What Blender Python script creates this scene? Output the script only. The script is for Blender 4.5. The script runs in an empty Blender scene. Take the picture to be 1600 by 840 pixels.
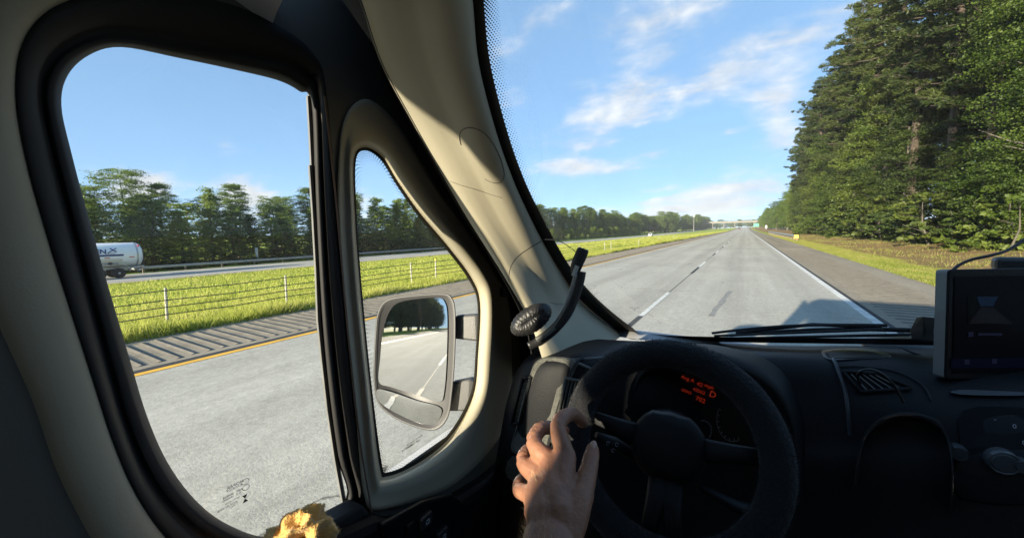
import bpy, bmesh, math, random
import numpy as np
from mathutils import Vector, Matrix

# ------------------------------------------------------------------ camera, sky, sun, exposure
S = bpy.context.scene
COL = S.collection
H = 1.75                                            # eye height above the road
PSI, PITCH, ROLL, F = math.radians(31.27), math.radians(5.485), math.radians(-1.0), 600.0
_fw = Vector((-math.sin(PSI)*math.cos(PITCH), math.cos(PSI)*math.cos(PITCH), -math.sin(PITCH)))
_r0 = Vector((math.cos(PSI), math.sin(PSI), 0)); _u0 = _r0.cross(_fw)
RT = _r0*math.cos(ROLL) + _u0*math.sin(ROLL); UP = -_r0*math.sin(ROLL) + _u0*math.cos(ROLL); FW = _fw
CAM = Vector((0, 0, H))
cam = bpy.data.cameras.new('camera'); camo = bpy.data.objects.new('camera', cam); COL.objects.link(camo)
cam.sensor_width = 36; cam.lens = 36*F/1600; cam.clip_start = 0.02; cam.clip_end = 6000
camo.matrix_world = Matrix(((RT.x, UP.x, -FW.x, CAM.x), (RT.y, UP.y, -FW.y, CAM.y), (RT.z, UP.z, -FW.z, CAM.z), (0, 0, 0, 1)))
S.camera = camo

SUN_AZ, SUN_EL = math.radians(10.0), math.radians(12.0)      # behind the van and a little to its left
SUNV = Vector((-math.sin(SUN_AZ)*math.cos(SUN_EL), -math.cos(SUN_AZ)*math.cos(SUN_EL), math.sin(SUN_EL)))
sun = bpy.data.lights.new('sun', 'SUN'); sun.energy = 5.0; sun.angle = math.radians(0.55); sun.color = (1.0, 0.87, 0.68)
suno = bpy.data.objects.new('sun', sun); COL.objects.link(suno)
suno.rotation_euler = SUNV.to_track_quat('Z', 'Y').to_euler(); suno.location = (0, 0, 60)

S.view_settings.view_transform = 'Standard'; S.view_settings.look = 'None'
S.view_settings.exposure = 1.9; S.view_settings.gamma = 1; S.view_settings.use_curve_mapping = False
S.render.engine = 'CYCLES'
cy = S.cycles
cy.use_denoising = True; cy.max_bounces = 8; cy.diffuse_bounces = 4; cy.glossy_bounces = 4; cy.transmission_bounces = 6
cy.transparent_max_bounces = 24; cy.caustics_reflective = False; cy.caustics_refractive = False
cy.sample_clamp_indirect = 6.0

def at(u, v, X=None, Y=None, Z=None, zc=None):
    """point of the place seen at photograph position (u, v) of 1600x840, on the plane x=X / y=Y / z=Z or at depth zc"""
    d = RT*((u-800)/F) - UP*((v-420)/F) + FW
    k = X/d.x if X is not None else Y/d.y if Y is not None else (Z-H)/d.z if Z is not None else zc
    return CAM + d*k
def pix(p):
    d = Vector(p) - CAM; z = d.dot(FW)
    return (800 + F*d.dot(RT)/z, 420 - F*d.dot(UP)/z, z)
def pdir(u, v):
    return (RT*((u-800)/F) - UP*((v-420)/F) + FW).normalized()

# --- world: Nishita sky + cloud layer (a function of direction only)
W = bpy.data.worlds.new('World'); S.world = W; W.use_nodes = True
nt = W.node_tree; N = nt.nodes; Lk = nt.links; N.clear()
def nd(t, **k):
    n = N.new(t)
    for a, b in k.items(): setattr(n, a, b)
    return n
def wm(op, a, b=None, c=None, clamp=False):
    n = N.new('ShaderNodeMath'); n.operation = op; n.use_clamp = clamp
    for i, x in enumerate((a, b, c)):
        if x is None: continue
        if isinstance(x, (int, float)): n.inputs[i].default_value = x
        else: Lk.new(x, n.inputs[i])
    return n.outputs[0]
def wv(op, a, b):
    n = N.new('ShaderNodeVectorMath'); n.operation = op
    for i, x in enumerate((a, b)):
        if isinstance(x, (tuple, Vector)): n.inputs[i].default_value = tuple(x)
        else: Lk.new(x, n.inputs[i])
    return n
sky = nd('ShaderNodeTexSky', sky_type='NISHITA'); sky.sun_disc = False
sky.sun_elevation = SUN_EL; sky.sun_rotation = math.pi + SUN_AZ
sky.altitude = 0; sky.air_density = 0.5; sky.dust_density = 0.0; sky.ozone_density = 5.0
tc = nd('ShaderNodeTexCoord'); D = tc.outputs['Generated']
sep = nd('ShaderNodeSeparateXYZ'); Lk.new(D, sep.inputs[0])
zz = wm('MAXIMUM', sep.outputs[2], 0.0)
den = wm('ADD', zz, 0.22)
px = wm('DIVIDE', sep.outputs[0], den); py = wm('DIVIDE', sep.outputs[1], den)
cb = nd('ShaderNodeCombineXYZ'); Lk.new(px, cb.inputs[0]); Lk.new(py, cb.inputs[1])
def wnoise(vec, scale, detail, rough, dist=0.0):
    n = N.new('ShaderNodeTexNoise'); n.inputs['Scale'].default_value = scale; n.inputs['Detail'].default_value = detail
    n.inputs['Roughness'].default_value = rough; n.inputs['Distortion'].default_value = dist; Lk.new(vec, n.inputs['Vector'])
    return n.outputs['Fac']
mp = nd('ShaderNodeMapping'); mp.inputs['Rotation'].default_value = (0, 0, math.radians(-28)); mp.inputs['Scale'].default_value = (1.0, 1.9, 1.0)
Lk.new(cb.outputs[0], mp.inputs[0])
n1 = wnoise(mp.outputs[0], 2.3, 9, 0.6, 0.35)
mp2 = nd('ShaderNodeMapping'); mp2.inputs['Scale'].default_value = (5.0, 5.0, 9.0); Lk.new(D, mp2.inputs[0])
n2 = wnoise(mp2.outputs[0], 2.2, 9, 0.58, 0.25)
mix_n = wm('ADD', wm('MULTIPLY', n1, 0.62), wm('MULTIPLY', n2, 0.38))
# cloud banks seen in this sky: (centre u, v, half width, half height, strength, tilt in degrees)
banks = [(955, 180, 120, 48, .29, 28), (1135, 110, 75, 30, .25, 14), (1215, 152, 58, 28, .25, 10), (1222, 212, 46, 30, .28, 25),
         (905, 262, 105, 13, .25, 2), (1120, 305, 165, 30, .31, 6), (1090, 330, 120, 12, .22, 0), (1140, 208, 20, 9, .2, 0), (1018, 241, 26, 6, .2, 0),
         (820, 30, 150, 50, .19, 10), (1060, 20, 190, 45, .2, 8), (1290, 40, 130, 55, .22, 30), (215, 288, 56, 30, .47, 8), (385, 312, 60, 36, .46, -12),
         (800, 155, 40, 28, .16, -20), (345, 225, 42, 10, .12, -20), (560, 320, 70, 30, .24, 0)]
acc = None
for (u, v, hw, hh, st, tl) in banks:
    c = pdir(u, v); a, b = pdir(u+1, v)-c, pdir(u, v-1)-c
    t = math.radians(tl); e1 = (a*math.cos(t)+b*math.sin(t)); e2 = (b*math.cos(t)-a*math.sin(t))
    e1 = e1/e1.length_squared/hw; e2 = e2/e2.length_squared/hh
    rel = wv('SUBTRACT', D, c).outputs[0]
    d1 = wv('DOT_PRODUCT', rel, e1).outputs['Value']; d2 = wv('DOT_PRODUCT', rel, e2).outputs['Value']
    r2 = wm('ADD', wm('MULTIPLY', d1, d1), wm('MULTIPLY', d2, d2))
    g = wm('MULTIPLY', wm('POWER', 2.718, wm('MULTIPLY', r2, -0.9)), st)
    acc = g if acc is None else wm('ADD', acc, g)
dens = wm('ADD', mix_n, wm('MINIMUM', acc, 0.46))
cov = nd('ShaderNodeMapRange', interpolation_type='SMOOTHERSTEP'); cov.inputs['From Min'].default_value = 0.56; cov.inputs['From Max'].default_value = 0.94
Lk.new(dens, cov.inputs['Value'])
above = nd('ShaderNodeMapRange'); above.inputs['From Min'].default_value = -0.01; above.inputs['From Max'].default_value = 0.03; Lk.new(sep.outputs[2], above.inputs['Value'])
fac = wm('MULTIPLY', wm('MULTIPLY', cov.outputs[0], above.outputs[0]), 0.93)
shade = nd('ShaderNodeMapRange'); shade.inputs['From Min'].default_value = 0.35; shade.inputs['From Max'].default_value = 0.68
shade.inputs['To Min'].default_value = 0.78; shade.inputs['To Max'].default_value = 1.1; Lk.new(n2, shade.inputs['Value'])
ccol = nd('ShaderNodeMix', data_type='RGBA', blend_type='MULTIPLY'); ccol.inputs['Factor'].default_value = 1
ccol.inputs[6].default_value = (1.95, 1.95, 1.98, 1); Lk.new(shade.outputs[0], ccol.inputs[7])
mixc = nd('ShaderNodeMix', data_type='RGBA'); gm_ = nd('ShaderNodeGamma'); gm_.inputs['Gamma'].default_value = 0.35; Lk.new(sky.outputs[0], gm_.inputs[0]); tn_ = nd('ShaderNodeMix', data_type='RGBA', blend_type='MULTIPLY'); tn_.inputs['Factor'].default_value = 1; Lk.new(gm_.outputs[0], tn_.inputs[6]); tn_.inputs[7].default_value = (.90, 1.13, 1.33, 1); Lk.new(fac, mixc.inputs['Factor']); Lk.new(tn_.outputs[2], mixc.inputs[6]); Lk.new(ccol.outputs[2], mixc.inputs[7])
bg = nd('ShaderNodeBackground'); bg.inputs['Strength'].default_value = 0.138; Lk.new(mixc.outputs[2], bg.inputs['Color'])
out = nd('ShaderNodeOutputWorld'); Lk.new(bg.outputs[0], out.inputs['Surface'])

# ------------------------------------------------------------------ materials
MATS = {}
def mat(name, col, rough=0.6, metal=0.0, noise=None, bump=None, spec=0.5, emit=None, estr=0, sub=0.0, col2=None, coord='Object', dirt=None):
    """procedural principled material; noise=(scale, amount) colour variation, bump=(scale, strength)"""
    if name in MATS: return MATS[name]
    m = bpy.data.materials.new(name); m.use_nodes = True; t = m.node_tree; b = t.nodes['Principled BSDF']
    b.inputs['Base Color'].default_value = (*col, 1); b.inputs['Roughness'].default_value = rough; b.inputs['Metallic'].default_value = metal
    b.inputs['Specular IOR Level'].default_value = spec
    if sub: b.inputs['Subsurface Weight'].default_value = sub; b.inputs['Subsurface Radius'].default_value = (.012, .005, .003); b.inputs['Subsurface Scale'].default_value = 1
    if emit: b.inputs['Emission Color'].default_value = (*emit, 1); b.inputs['Emission Strength'].default_value = estr
    c = t.nodes.new('ShaderNodeTexCoord')
    if noise:
        n = t.nodes.new('ShaderNodeTexNoise'); n.inputs['Scale'].default_value = noise[0]; n.inputs['Detail'].default_value = 7; n.inputs['Roughness'].default_value = .62
        t.links.new(c.outputs[coord], n.inputs['Vector'])
        r = t.nodes.new('ShaderNodeValToRGB'); r.color_ramp.elements[0].position = .3; r.color_ramp.elements[1].position = .7
        a = noise[1]; c2 = col2 or tuple(x*(1+a) for x in col)
        r.color_ramp.elements[0].color = (*[x*(1-a) for x in col], 1); r.color_ramp.elements[1].color = (*c2, 1)
        t.links.new(n.outputs['Fac'], r.inputs['Fac']); t.links.new(r.outputs['Color'], b.inputs['Base Color'])
    if bump:
        n = t.nodes.new('ShaderNodeTexNoise'); n.inputs['Scale'].default_value = bump[0]; n.inputs['Detail'].default_value = 4
        t.links.new(c.outputs[coord], n.inputs['Vector'])
        k = t.nodes.new('ShaderNodeBump'); k.inputs['Strength'].default_value = bump[1]; k.inputs['Distance'].default_value = 0.01 if len(bump) < 3 else bump[2]
        t.links.new(n.outputs['Fac'], k.inputs['Height']); t.links.new(k.outputs['Normal'], b.inputs['Normal'])
    MATS[name] = m
    return m
def glass_mat(name, tint, refl=0.06, dust=0.0, film=.05):
    m = bpy.data.materials.new(name); m.use_nodes = True; t = m.node_tree; t.nodes.clear()
    o = t.nodes.new('ShaderNodeOutputMaterial'); tr = t.nodes.new('ShaderNodeBsdfTransparent'); tr.inputs[0].default_value = (*tint, 1)
    gl = t.nodes.new('ShaderNodeBsdfGlossy'); gl.inputs['Roughness'].default_value = 0.02
    fr = t.nodes.new('ShaderNodeFresnel'); gb = t.nodes.new('ShaderNodeNewGeometry'); ir = t.nodes.new('ShaderNodeMapRange'); ir.inputs[3].default_value = 1.25; ir.inputs[4].default_value = .8; t.links.new(gb.outputs['Backfacing'], ir.inputs[0]); t.links.new(ir.outputs[0], fr.inputs['IOR'])   # a thin pane reflects alike from both sides
    mx = t.nodes.new('ShaderNodeMixShader'); t.links.new(fr.outputs[0], mx.inputs[0]); t.links.new(tr.outputs[0], mx.inputs[1]); t.links.new(gl.outputs[0], mx.inputs[2])
    last = mx.outputs[0]
    if dust:                                        # specks of road dust and dried insects on the outside
        c = t.nodes.new('ShaderNodeTexCoord')
        vo = t.nodes.new('ShaderNodeTexVoronoi'); vo.inputs['Scale'].default_value = 16; t.links.new(c.outputs['Object'], vo.inputs['Vector'])
        no = t.nodes.new('ShaderNodeTexNoise'); no.inputs['Scale'].default_value = 9; t.links.new(c.outputs['Object'], no.inputs['Vector'])
        ms = t.nodes.new('ShaderNodeMath'); ms.operation = 'MULTIPLY_ADD'; t.links.new(no.outputs['Fac'], ms.inputs[0]); ms.inputs[1].default_value = .045; ms.inputs[2].default_value = -.012
        lt = t.nodes.new('ShaderNodeMath'); lt.operation = 'LESS_THAN'; t.links.new(vo.outputs['Distance'], lt.inputs[0]); t.links.new(ms.outputs[0], lt.inputs[1])
        k = t.nodes.new('ShaderNodeMath'); k.operation = 'MULTIPLY'; t.links.new(lt.outputs[0], k.inputs[0]); k.inputs[1].default_value = dust
        df = t.nodes.new('ShaderNodeBsdfDiffuse'); df.inputs[0].default_value = (.12, .11, .08, 1)
        m2 = t.nodes.new('ShaderNodeMixShader'); t.links.new(k.outputs[0], m2.inputs[0]); t.links.new(last, m2.inputs[1]); t.links.new(df.outputs[0], m2.inputs[2]); last = m2.outputs[0]
    # thin uneven film of dust on every pane
    c = t.nodes.new('ShaderNodeTexCoord'); no = t.nodes.new('ShaderNodeTexNoise'); no.inputs['Scale'].default_value = 5; no.inputs['Detail'].default_value = 8; no.inputs['Distortion'].default_value = 1.2; t.links.new(c.outputs['Object'], no.inputs['Vector'])
    mr = t.nodes.new('ShaderNodeMapRange'); mr.inputs[1].default_value = .45; mr.inputs[2].default_value = .8; mr.inputs[3].default_value = .004; mr.inputs[4].default_value = film; t.links.new(no.outputs['Fac'], mr.inputs[0])
    df = t.nodes.new('ShaderNodeBsdfDiffuse'); df.inputs[0].default_value = (.6, .58, .52, 1); m3 = t.nodes.new('ShaderNodeMixShader'); t.links.new(mr.outputs[0], m3.inputs[0]); t.links.new(last, m3.inputs[1]); t.links.new(df.outputs[0], m3.inputs[2]); last = m3.outputs[0]
    t.links.new(last, o.inputs[0])
    return m
def leaf_mat(name, c1, c2, c3, trans=0.35, scale=0.35):
    m = bpy.data.materials.new(name); m.use_nodes = True; t = m.node_tree; t.nodes.clear()
    o = t.nodes.new('ShaderNodeOutputMaterial'); g = t.nodes.new('ShaderNodeNewGeometry'); oi = t.nodes.new('ShaderNodeObjectInfo')
    n = t.nodes.new('ShaderNodeTexNoise'); n.inputs['Scale'].default_value = scale; n.inputs['Detail'].default_value = 5; t.links.new(g.outputs['Position'], n.inputs['Vector'])
    ri = t.nodes.new('ShaderNodeMath'); ri.operation = 'MULTIPLY_ADD'; t.links.new(g.outputs['Random Per Island'], ri.inputs[0]); ri.inputs[1].default_value = .3; ri.inputs[2].default_value = -.15
    rj = t.nodes.new('ShaderNodeMath'); rj.operation = 'MULTIPLY_ADD'; t.links.new(oi.outputs['Random'], rj.inputs[0]); rj.inputs[1].default_value = .34; rj.inputs[2].default_value = -.17
    a1 = t.nodes.new('ShaderNodeMath'); t.links.new(n.outputs['Fac'], a1.inputs[0]); t.links.new(ri.outputs[0], a1.inputs[1])
    a2 = t.nodes.new('ShaderNodeMath'); t.links.new(a1.outputs[0], a2.inputs[0]); t.links.new(rj.outputs[0], a2.inputs[1])
    r = t.nodes.new('ShaderNodeValToRGB'); e = r.color_ramp.elements; e[0].position = .25; e[0].color = (*c1, 1); e[1].position = .75; e[1].color = (*c3, 1)
    k = e.new(.5); k.color = (*c2, 1); t.links.new(a2.outputs[0], r.inputs['Fac'])
    b = t.nodes.new('ShaderNodeBsdfPrincipled'); b.inputs['Roughness'].default_value = .55; b.inputs['Specular IOR Level'].default_value = .25; t.links.new(r.outputs['Color'], b.inputs['Base Color'])
    tl = t.nodes.new('ShaderNodeBsdfTranslucent'); t.links.new(r.outputs['Color'], tl.inputs[0])
    mx = t.nodes.new('ShaderNodeMixShader'); mx.inputs[0].default_value = trans; t.links.new(b.outputs[0], mx.inputs[1]); t.links.new(tl.outputs[0], mx.inputs[2]); t.links.new(mx.outputs[0], o.inputs[0])
    return m

# ------------------------------------------------------------------ mesh helpers
def tag(o, label=None, cat=None, group=None, kind=None):
    if label: o['label'] = label
    if cat: o['category'] = cat
    if group: o['group'] = group
    if kind: o['kind'] = kind
    return o
def empty(name, loc=(0, 0, 0), rz=0.0):
    e = bpy.data.objects.new(name, None); COL.objects.link(e); e.location = loc; e.rotation_euler = (0, 0, rz); e.empty_display_size = .1
    return e
def crom(pts, n, closed=False):
    """Catmull-Rom through pts (any tuples), n samples per segment"""
    P = [np.array(p, float) for p in pts]; m = len(P); res = []
    for i in range(m if closed else m-1):
        g = (lambda j: P[j % m]) if closed else (lambda j: P[min(max(j, 0), m-1)])
        a, b, c, d = g(i-1), g(i), g(i+1), g(i+2)
        for k in range(n):
            t = k/n
            res.append(.5*((2*b)+(-a+c)*t+(2*a-5*b+4*c-d)*t*t+(-a+3*b-3*c+d)*t**3))
    if not closed: res.append(P[-1])
    return res
class MB:
    def __init__(s): s.v = []; s.f = []
    def add(s, vs, fs):
        o = len(s.v); s.v += [tuple(x) for x in vs]; s.f += [tuple(i+o for i in f) for f in fs]; return s
    def box(s, c, d, rot=None):
        hx, hy, hz = d[0]/2, d[1]/2, d[2]/2; c = Vector(c)
        vs = [Vector((x, y, z)) for x in (-hx, hx) for y in (-hy, hy) for z in (-hz, hz)]
        if rot is not None: vs = [rot @ v for v in vs]
        return s.add([c+v for v in vs], [(0, 1, 3, 2), (4, 6, 7, 5), (0, 4, 5, 1), (2, 3, 7, 6), (0, 2, 6, 4), (1, 5, 7, 3)])
    def rings(s, rings, closed=True, cap0=False, cap1=False):
        n = len(rings[0]); vs = [p for r in rings for p in r]; fs = []
        for i in range(len(rings)-1):
            for j in range(n if closed else n-1):
                a = i*n+j; b = i*n+(j+1) % n; fs.append((a, b, b+n, a+n))
        if cap0: fs.append(tuple(range(n-1, -1, -1)))
        if cap1: fs.append(tuple((len(rings)-1)*n+j for j in range(n)))
        return s.add(vs, fs)
    def tube(s, pts, rad, n=8, caps=True, flat=1.0, upv=(0, 0, 1)):
        pts = [Vector(p) for p in pts]; R = []
        for i, p in enumerate(pts):
            t = (pts[min(i+1, len(pts)-1)] - pts[max(i-1, 0)]); t.normalize()
            a = Vector(upv); a = a - t*a.dot(t)
            if a.length < 1e-4: a = Vector((1, 0, 0)) - t*t.x
            a.normalize(); b = t.cross(a); r = rad[i] if hasattr(rad, '__len__') else rad
            R.append([p + a*(r*flat*math.cos(2*math.pi*k/n)) + b*(r*math.sin(2*math.pi*k/n)) for k in range(n)])
        return s.rings(R, True, caps, caps)
    def cyl(s, p0, p1, r, n=16): return s.tube([p0, p1], r, n)
    def mesh(s, name):
        me = bpy.data.meshes.new(name); me.from_pydata([tuple(v) for v in s.v], [], s.f); me.update(); return me
    def build(s, name, m, parent=None, smooth=False, bevel=0, sub=0, solid=0, shade_angle=None):
        return obj(name, s.mesh(name), m, parent, smooth, bevel, sub, solid)
def obj(name, me, m, parent=None, smooth=False, bevel=0, sub=0, solid=0):
    o = bpy.data.objects.new(name, me); COL.objects.link(o)
    if m is not None and not me.materials: me.materials.append(m)
    if parent: o.parent = parent
    if smooth: me.polygons.foreach_set('use_smooth', [True]*len(me.polygons))
    bm = bmesh.new(); bm.from_mesh(me); bmesh.ops.recalc_face_normals(bm, faces=bm.faces); bm.to_mesh(me); bm.free()
    if solid: k = o.modifiers.new('solid', 'SOLIDIFY'); k.thickness = solid; k.offset = 0
    if bevel: k = o.modifiers.new('bevel', 'BEVEL'); k.width = bevel; k.segments = 2; k.limit_method = 'ANGLE'; k.angle_limit = math.radians(40); k.harden_normals = False
    if sub: k = o.modifiers.new('sub', 'SUBSURF'); k.levels = sub; k.render_levels = sub
    return o
def fast_mesh(name, V, Fq):
    """V (n,3) floats, Fq (m,k) ints -> mesh, quickly"""
    me = bpy.data.meshes.new(name); V = np.asarray(V, np.float32); Fq = np.asarray(Fq, np.int32); m, k = Fq.shape
    me.vertices.add(len(V)); me.vertices.foreach_set('co', V.ravel()); me.loops.add(m*k); me.loops.foreach_set('vertex_index', Fq.ravel())
    me.polygons.add(m); me.polygons.foreach_set('loop_start', np.arange(0, m*k, k, dtype=np.int32)); me.polygons.foreach_set('loop_total', np.full(m, k, np.int32))
    me.update(calc_edges=True); return me
def copy_tree(o, parent=None):
    c = o.copy(); COL.objects.link(c); c.parent = parent
    for ch in [x for x in o.children]: copy_tree(ch, c)
    return c
ORD = ['first', 'second', 'third', 'fourth', 'fifth', 'sixth', 'seventh', 'eighth', 'ninth', 'tenth', 'eleventh', 'twelfth', 'thirteenth', 'fourteenth', 'fifteenth',
       'sixteenth', 'seventeenth', 'eighteenth', 'nineteenth', 'twentieth']
TENS = {2: 'twenty', 3: 'thirty', 4: 'forty', 5: 'fifty', 6: 'sixty', 7: 'seventy', 8: 'eighty', 9: 'ninety'}
def ordw(i):                                         # 0 -> first
    if i < 20: return ORD[i]
    t, r = divmod(i+1, 10)
    return (TENS[t][:-1]+'ieth') if r == 0 else TENS[t]+'-'+ORD[r-1]


# ================================================================== EXTERIOR
rng = np.random.default_rng(7); random.seed(7)
# ground cross-section (x -> z): bank on the right, our road, wide median falling to the other carriageway
PROF = [(-900, 2.0), (-160, -0.6), (-74, -1.9), (-61.5, -2.35), (-60, -2.25), (-47.5, -2.25), (-46, -2.3), (-30, -1.75), (-18, -0.85), (-12, -0.30), (-9.25, -0.06),
        (-9.2, -0.03), (-6.0, -0.02), (5.0, -0.02), (5.05, -0.02), (6.6, -0.10), (8.6, 0.02), (10.5, 0.30), (14, 0.55), (40, 1.6), (900, 6.0)]
def rise(y):                                          # the land climbs gently far ahead
    t = min(max((y-230)/520.0, 0), 1); return 3.0*t*t*(3-2*t)
def gz(x, y):
    for (a, za), (b, zb) in zip(PROF, PROF[1:]):
        if x <= b: return za + (zb-za)*(x-a)/(b-a) + rise(y)
    return PROF[-1][1] + rise(y)
YS = sorted(set(list(np.arange(-420, -20, 40.)) + list(np.arange(-20, 80, 4.)) + list(np.arange(80, 240, 16.)) + list(np.arange(240, 800, 20.)) + [800, 1000, 1500, 2500, 4000]))
def strip(name, xs, dz, m, parent=None, y0=-420, y1=4000, kind=None):
    ys = [y for y in YS if y0 <= y <= y1]
    ys = sorted(set(ys+[y0, y1]))
    V = [(x, y, gz(x, y)+dz) for y in ys for x in xs]; n = len(xs)
    Fc = [(i*n+j, i*n+j+1, (i+1)*n+j+1, (i+1)*n+j) for i in range(len(ys)-1) for j in range(n-1)]
    me = bpy.data.meshes.new(name); me.from_pydata(V, [], Fc); o = obj(name, me, m, parent)
    if kind: o['kind'] = kind
    return o

def ground_mat():
    m = bpy.data.materials.new('meadow_soil'); m.use_nodes = True; t = m.node_tree; b = t.nodes['Principled BSDF']; b.inputs['Roughness'].default_value = .95; b.inputs['Specular IOR Level'].default_value = .1
    g = t.nodes.new('ShaderNodeNewGeometry'); s = t.nodes.new('ShaderNodeSeparateXYZ'); t.links.new(g.outputs['Position'], s.inputs[0])
    def noise(sc, det=6):
        n = t.nodes.new('ShaderNodeTexNoise'); n.inputs['Scale'].default_value = sc; n.inputs['Detail'].default_value = det; t.links.new(g.outputs['Position'], n.inputs['Vector']); return n.outputs['Fac']
    def ramp(fac, cols):
        r = t.nodes.new('ShaderNodeValToRGB'); e = r.color_ramp.elements; e[0].position = cols[0][0]; e[0].color = (*cols[0][1], 1); e[1].position = cols[-1][0]; e[1].color = (*cols[-1][1], 1)
        for p, c in cols[1:-1]: k = e.new(p); k.color = (*c, 1)
        t.links.new(fac, r.inputs['Fac']); return r.outputs['Color']
    grass = ramp(noise(.35, 9), [(.3, (.20, .27, .03)), (.5, (.28, .34, .035)), (.72, (.36, .38, .075))])
    straw = ramp(noise(1.3, 9), [(.28, (.10, .12, .025)), (.42, (.20, .14, .06)), (.56, (.28, .165, .08)), (.7, (.16, .18, .04))])
    wob = t.nodes.new('ShaderNodeMath'); wob.operation = 'MULTIPLY_ADD'; t.links.new(noise(.5, 5), wob.inputs[0]); wob.inputs[1].default_value = 3.2; t.links.new(s.outputs[0], wob.inputs[2])
    mr = t.nodes.new('ShaderNodeMapRange'); mr.inputs['From Min'].default_value = 7.8; mr.inputs['From Max'].default_value = 8.8; t.links.new(wob.outputs[0], mr.inputs['Value'])
    mx = t.nodes.new('ShaderNodeMix'); mx.data_type = 'RGBA'; t.links.new(mr.outputs[0], mx.inputs['Factor']); t.links.new(grass, mx.inputs[6]); t.links.new(straw, mx.inputs[7])
    t.links.new(mx.outputs[2], b.inputs['Base Color'])
    k = t.nodes.new('ShaderNodeBump'); k.inputs['Strength'].default_value = .8; k.inputs['Distance'].default_value = .15; t.links.new(noise(3.0, 8), k.inputs['Height']); t.links.new(k.outputs[0], b.inputs['Normal'])
    return m
ground = strip('ground', [p[0] for p in PROF], -0.012, ground_mat(), kind='structure')

def road_mat(name, base, streak=.12, crack=True, dark=(.045, .045, .045)):
    m = bpy.data.materials.new(name); m.use_nodes = True; t = m.node_tree; b = t.nodes['Principled BSDF']; b.inputs['Roughness'].default_value = .95; b.inputs['Specular IOR Level'].default_value = .05
    g = t.nodes.new('ShaderNodeNewGeometry')
    def mapped(sx, sy):
        k = t.nodes.new('ShaderNodeMapping'); k.inputs['Scale'].default_value = (sx, sy, 1); t.links.new(g.outputs['Position'], k.inputs[0]); return k.outputs[0]
    def noise(vec, sc, det=6, ro=.6):
        n = t.nodes.new('ShaderNodeTexNoise'); n.inputs['Scale'].default_value = sc; n.inputs['Detail'].default_value = det; n.inputs['Roughness'].default_value = ro; t.links.new(vec, n.inputs['Vector']); return n.outputs['Fac']
    def rng_(fac, a, b2, lo, hi):
        r = t.nodes.new('ShaderNodeMapRange'); r.inputs[1].default_value = a; r.inputs[2].default_value = b2; r.inputs[3].default_value = lo; r.inputs[4].default_value = hi; t.links.new(fac, r.inputs[0]); return r.outputs[0]
    def mul(a, b2):
        r = t.nodes.new('ShaderNodeMath'); r.operation = 'MULTIPLY'; t.links.new(a, r.inputs[0]); t.links.new(b2, r.inputs[1]); return r.outputs[0]
    f = mul(rng_(noise(mapped(1.6, .05), 1.0, 5), .3, .7, 1-streak, 1+streak), rng_(noise(mapped(1, 1), .22, 6), .3, .7, .9, 1.08))
    f = mul(f, rng_(noise(mapped(1, .55), 38, 4, .8), .3, .75, .74, 1.16))
    f = mul(f, rng_(noise(mapped(.8, .8), 9, 5, .75), .35, .7, .9, 1.08))
    if crack:                                         # darker wheel tracks in both lanes, unevenly worn
        s_ = t.nodes.new('ShaderNodeSeparateXYZ'); t.links.new(g.outputs['Position'], s_.inputs[0])
        w = t.nodes.new('ShaderNodeMath'); w.operation = 'MULTIPLY_ADD'; t.links.new(s_.outputs[0], w.inputs[0]); w.inputs[1].default_value = 3.3; w.inputs[2].default_value = 1.2
        cs = t.nodes.new('ShaderNodeMath'); cs.operation = 'COSINE'; t.links.new(w.outputs[0], cs.inputs[0])
        f = mul(f, rng_(cs.outputs[0], -.2, 1, 1.03, .93)); f = mul(f, rng_(noise(mapped(.9, .35), .9, 7, .7), .52, .72, 1.0, .86))
        vo = t.nodes.new('ShaderNodeTexVoronoi'); vo.feature = 'DISTANCE_TO_EDGE'; vo.inputs['Scale'].default_value = .16
        wa = t.nodes.new('ShaderNodeVectorMath'); wa.operation = 'ADD'; n = t.nodes.new('ShaderNodeTexNoise'); n.inputs['Scale'].default_value = .9; n.inputs['Detail'].default_value = 6; t.links.new(g.outputs['Position'], n.inputs['Vector'])
        sc = t.nodes.new('ShaderNodeVectorMath'); sc.operation = 'SCALE'; sc.inputs['Scale'].default_value = 1.6; t.links.new(n.outputs['Color'], sc.inputs[0])
        t.links.new(mapped(1.2, .8), wa.inputs[0]); t.links.new(sc.outputs[0], wa.inputs[1]); t.links.new(wa.outputs[0], vo.inputs['Vector'])
        ck = rng_(vo.outputs['Distance'], .0008, .0028, .45, 1.0)
        gate = rng_(noise(mapped(1, 1), .33, 2), .5, .58, 1, 0)
        gm = t.nodes.new('ShaderNodeMath'); gm.operation = 'MAXIMUM'; t.links.new(ck, gm.inputs[0]); t.links.new(gate, gm.inputs[1]); f = mul(f, gm.outputs[0])
    mx = t.nodes.new('ShaderNodeMix'); mx.data_type = 'RGBA'; mx.blend_type = 'MULTIPLY'; mx.inputs['Factor'].default_value = 1; mx.inputs[6].default_value = (*base, 1); t.links.new(f, mx.inputs[7])
    t.links.new(mx.outputs[2], b.inputs['Base Color'])
    k = t.nodes.new('ShaderNodeBump'); k.inputs['Strength'].default_value = .35; k.inputs['Distance'].default_value = .01; t.links.new(noise(mapped(1, 1), 45, 4, .7), k.inputs['Height']); t.links.new(k.outputs[0], b.inputs['Normal'])
    return m
M_road = road_mat('worn_pale_asphalt', (.46, .445, .385)); M_should = road_mat('brown_shoulder_asphalt', (.31, .275, .215), .16)
M_white = mat('road_paint_white', (.60, .60, .565), .8, noise=(5.0, .22)); M_yellow = mat('road_paint_yellow', (.72, .40, .035), .7, noise=(3.0, .16))
M_tar = mat('black_contrast_tape', (.028, .028, .03), .8, noise=(5, .3)); M_patch = mat('tar_patch', (.24, .235, .22), .9, noise=(6, .25))
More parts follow.
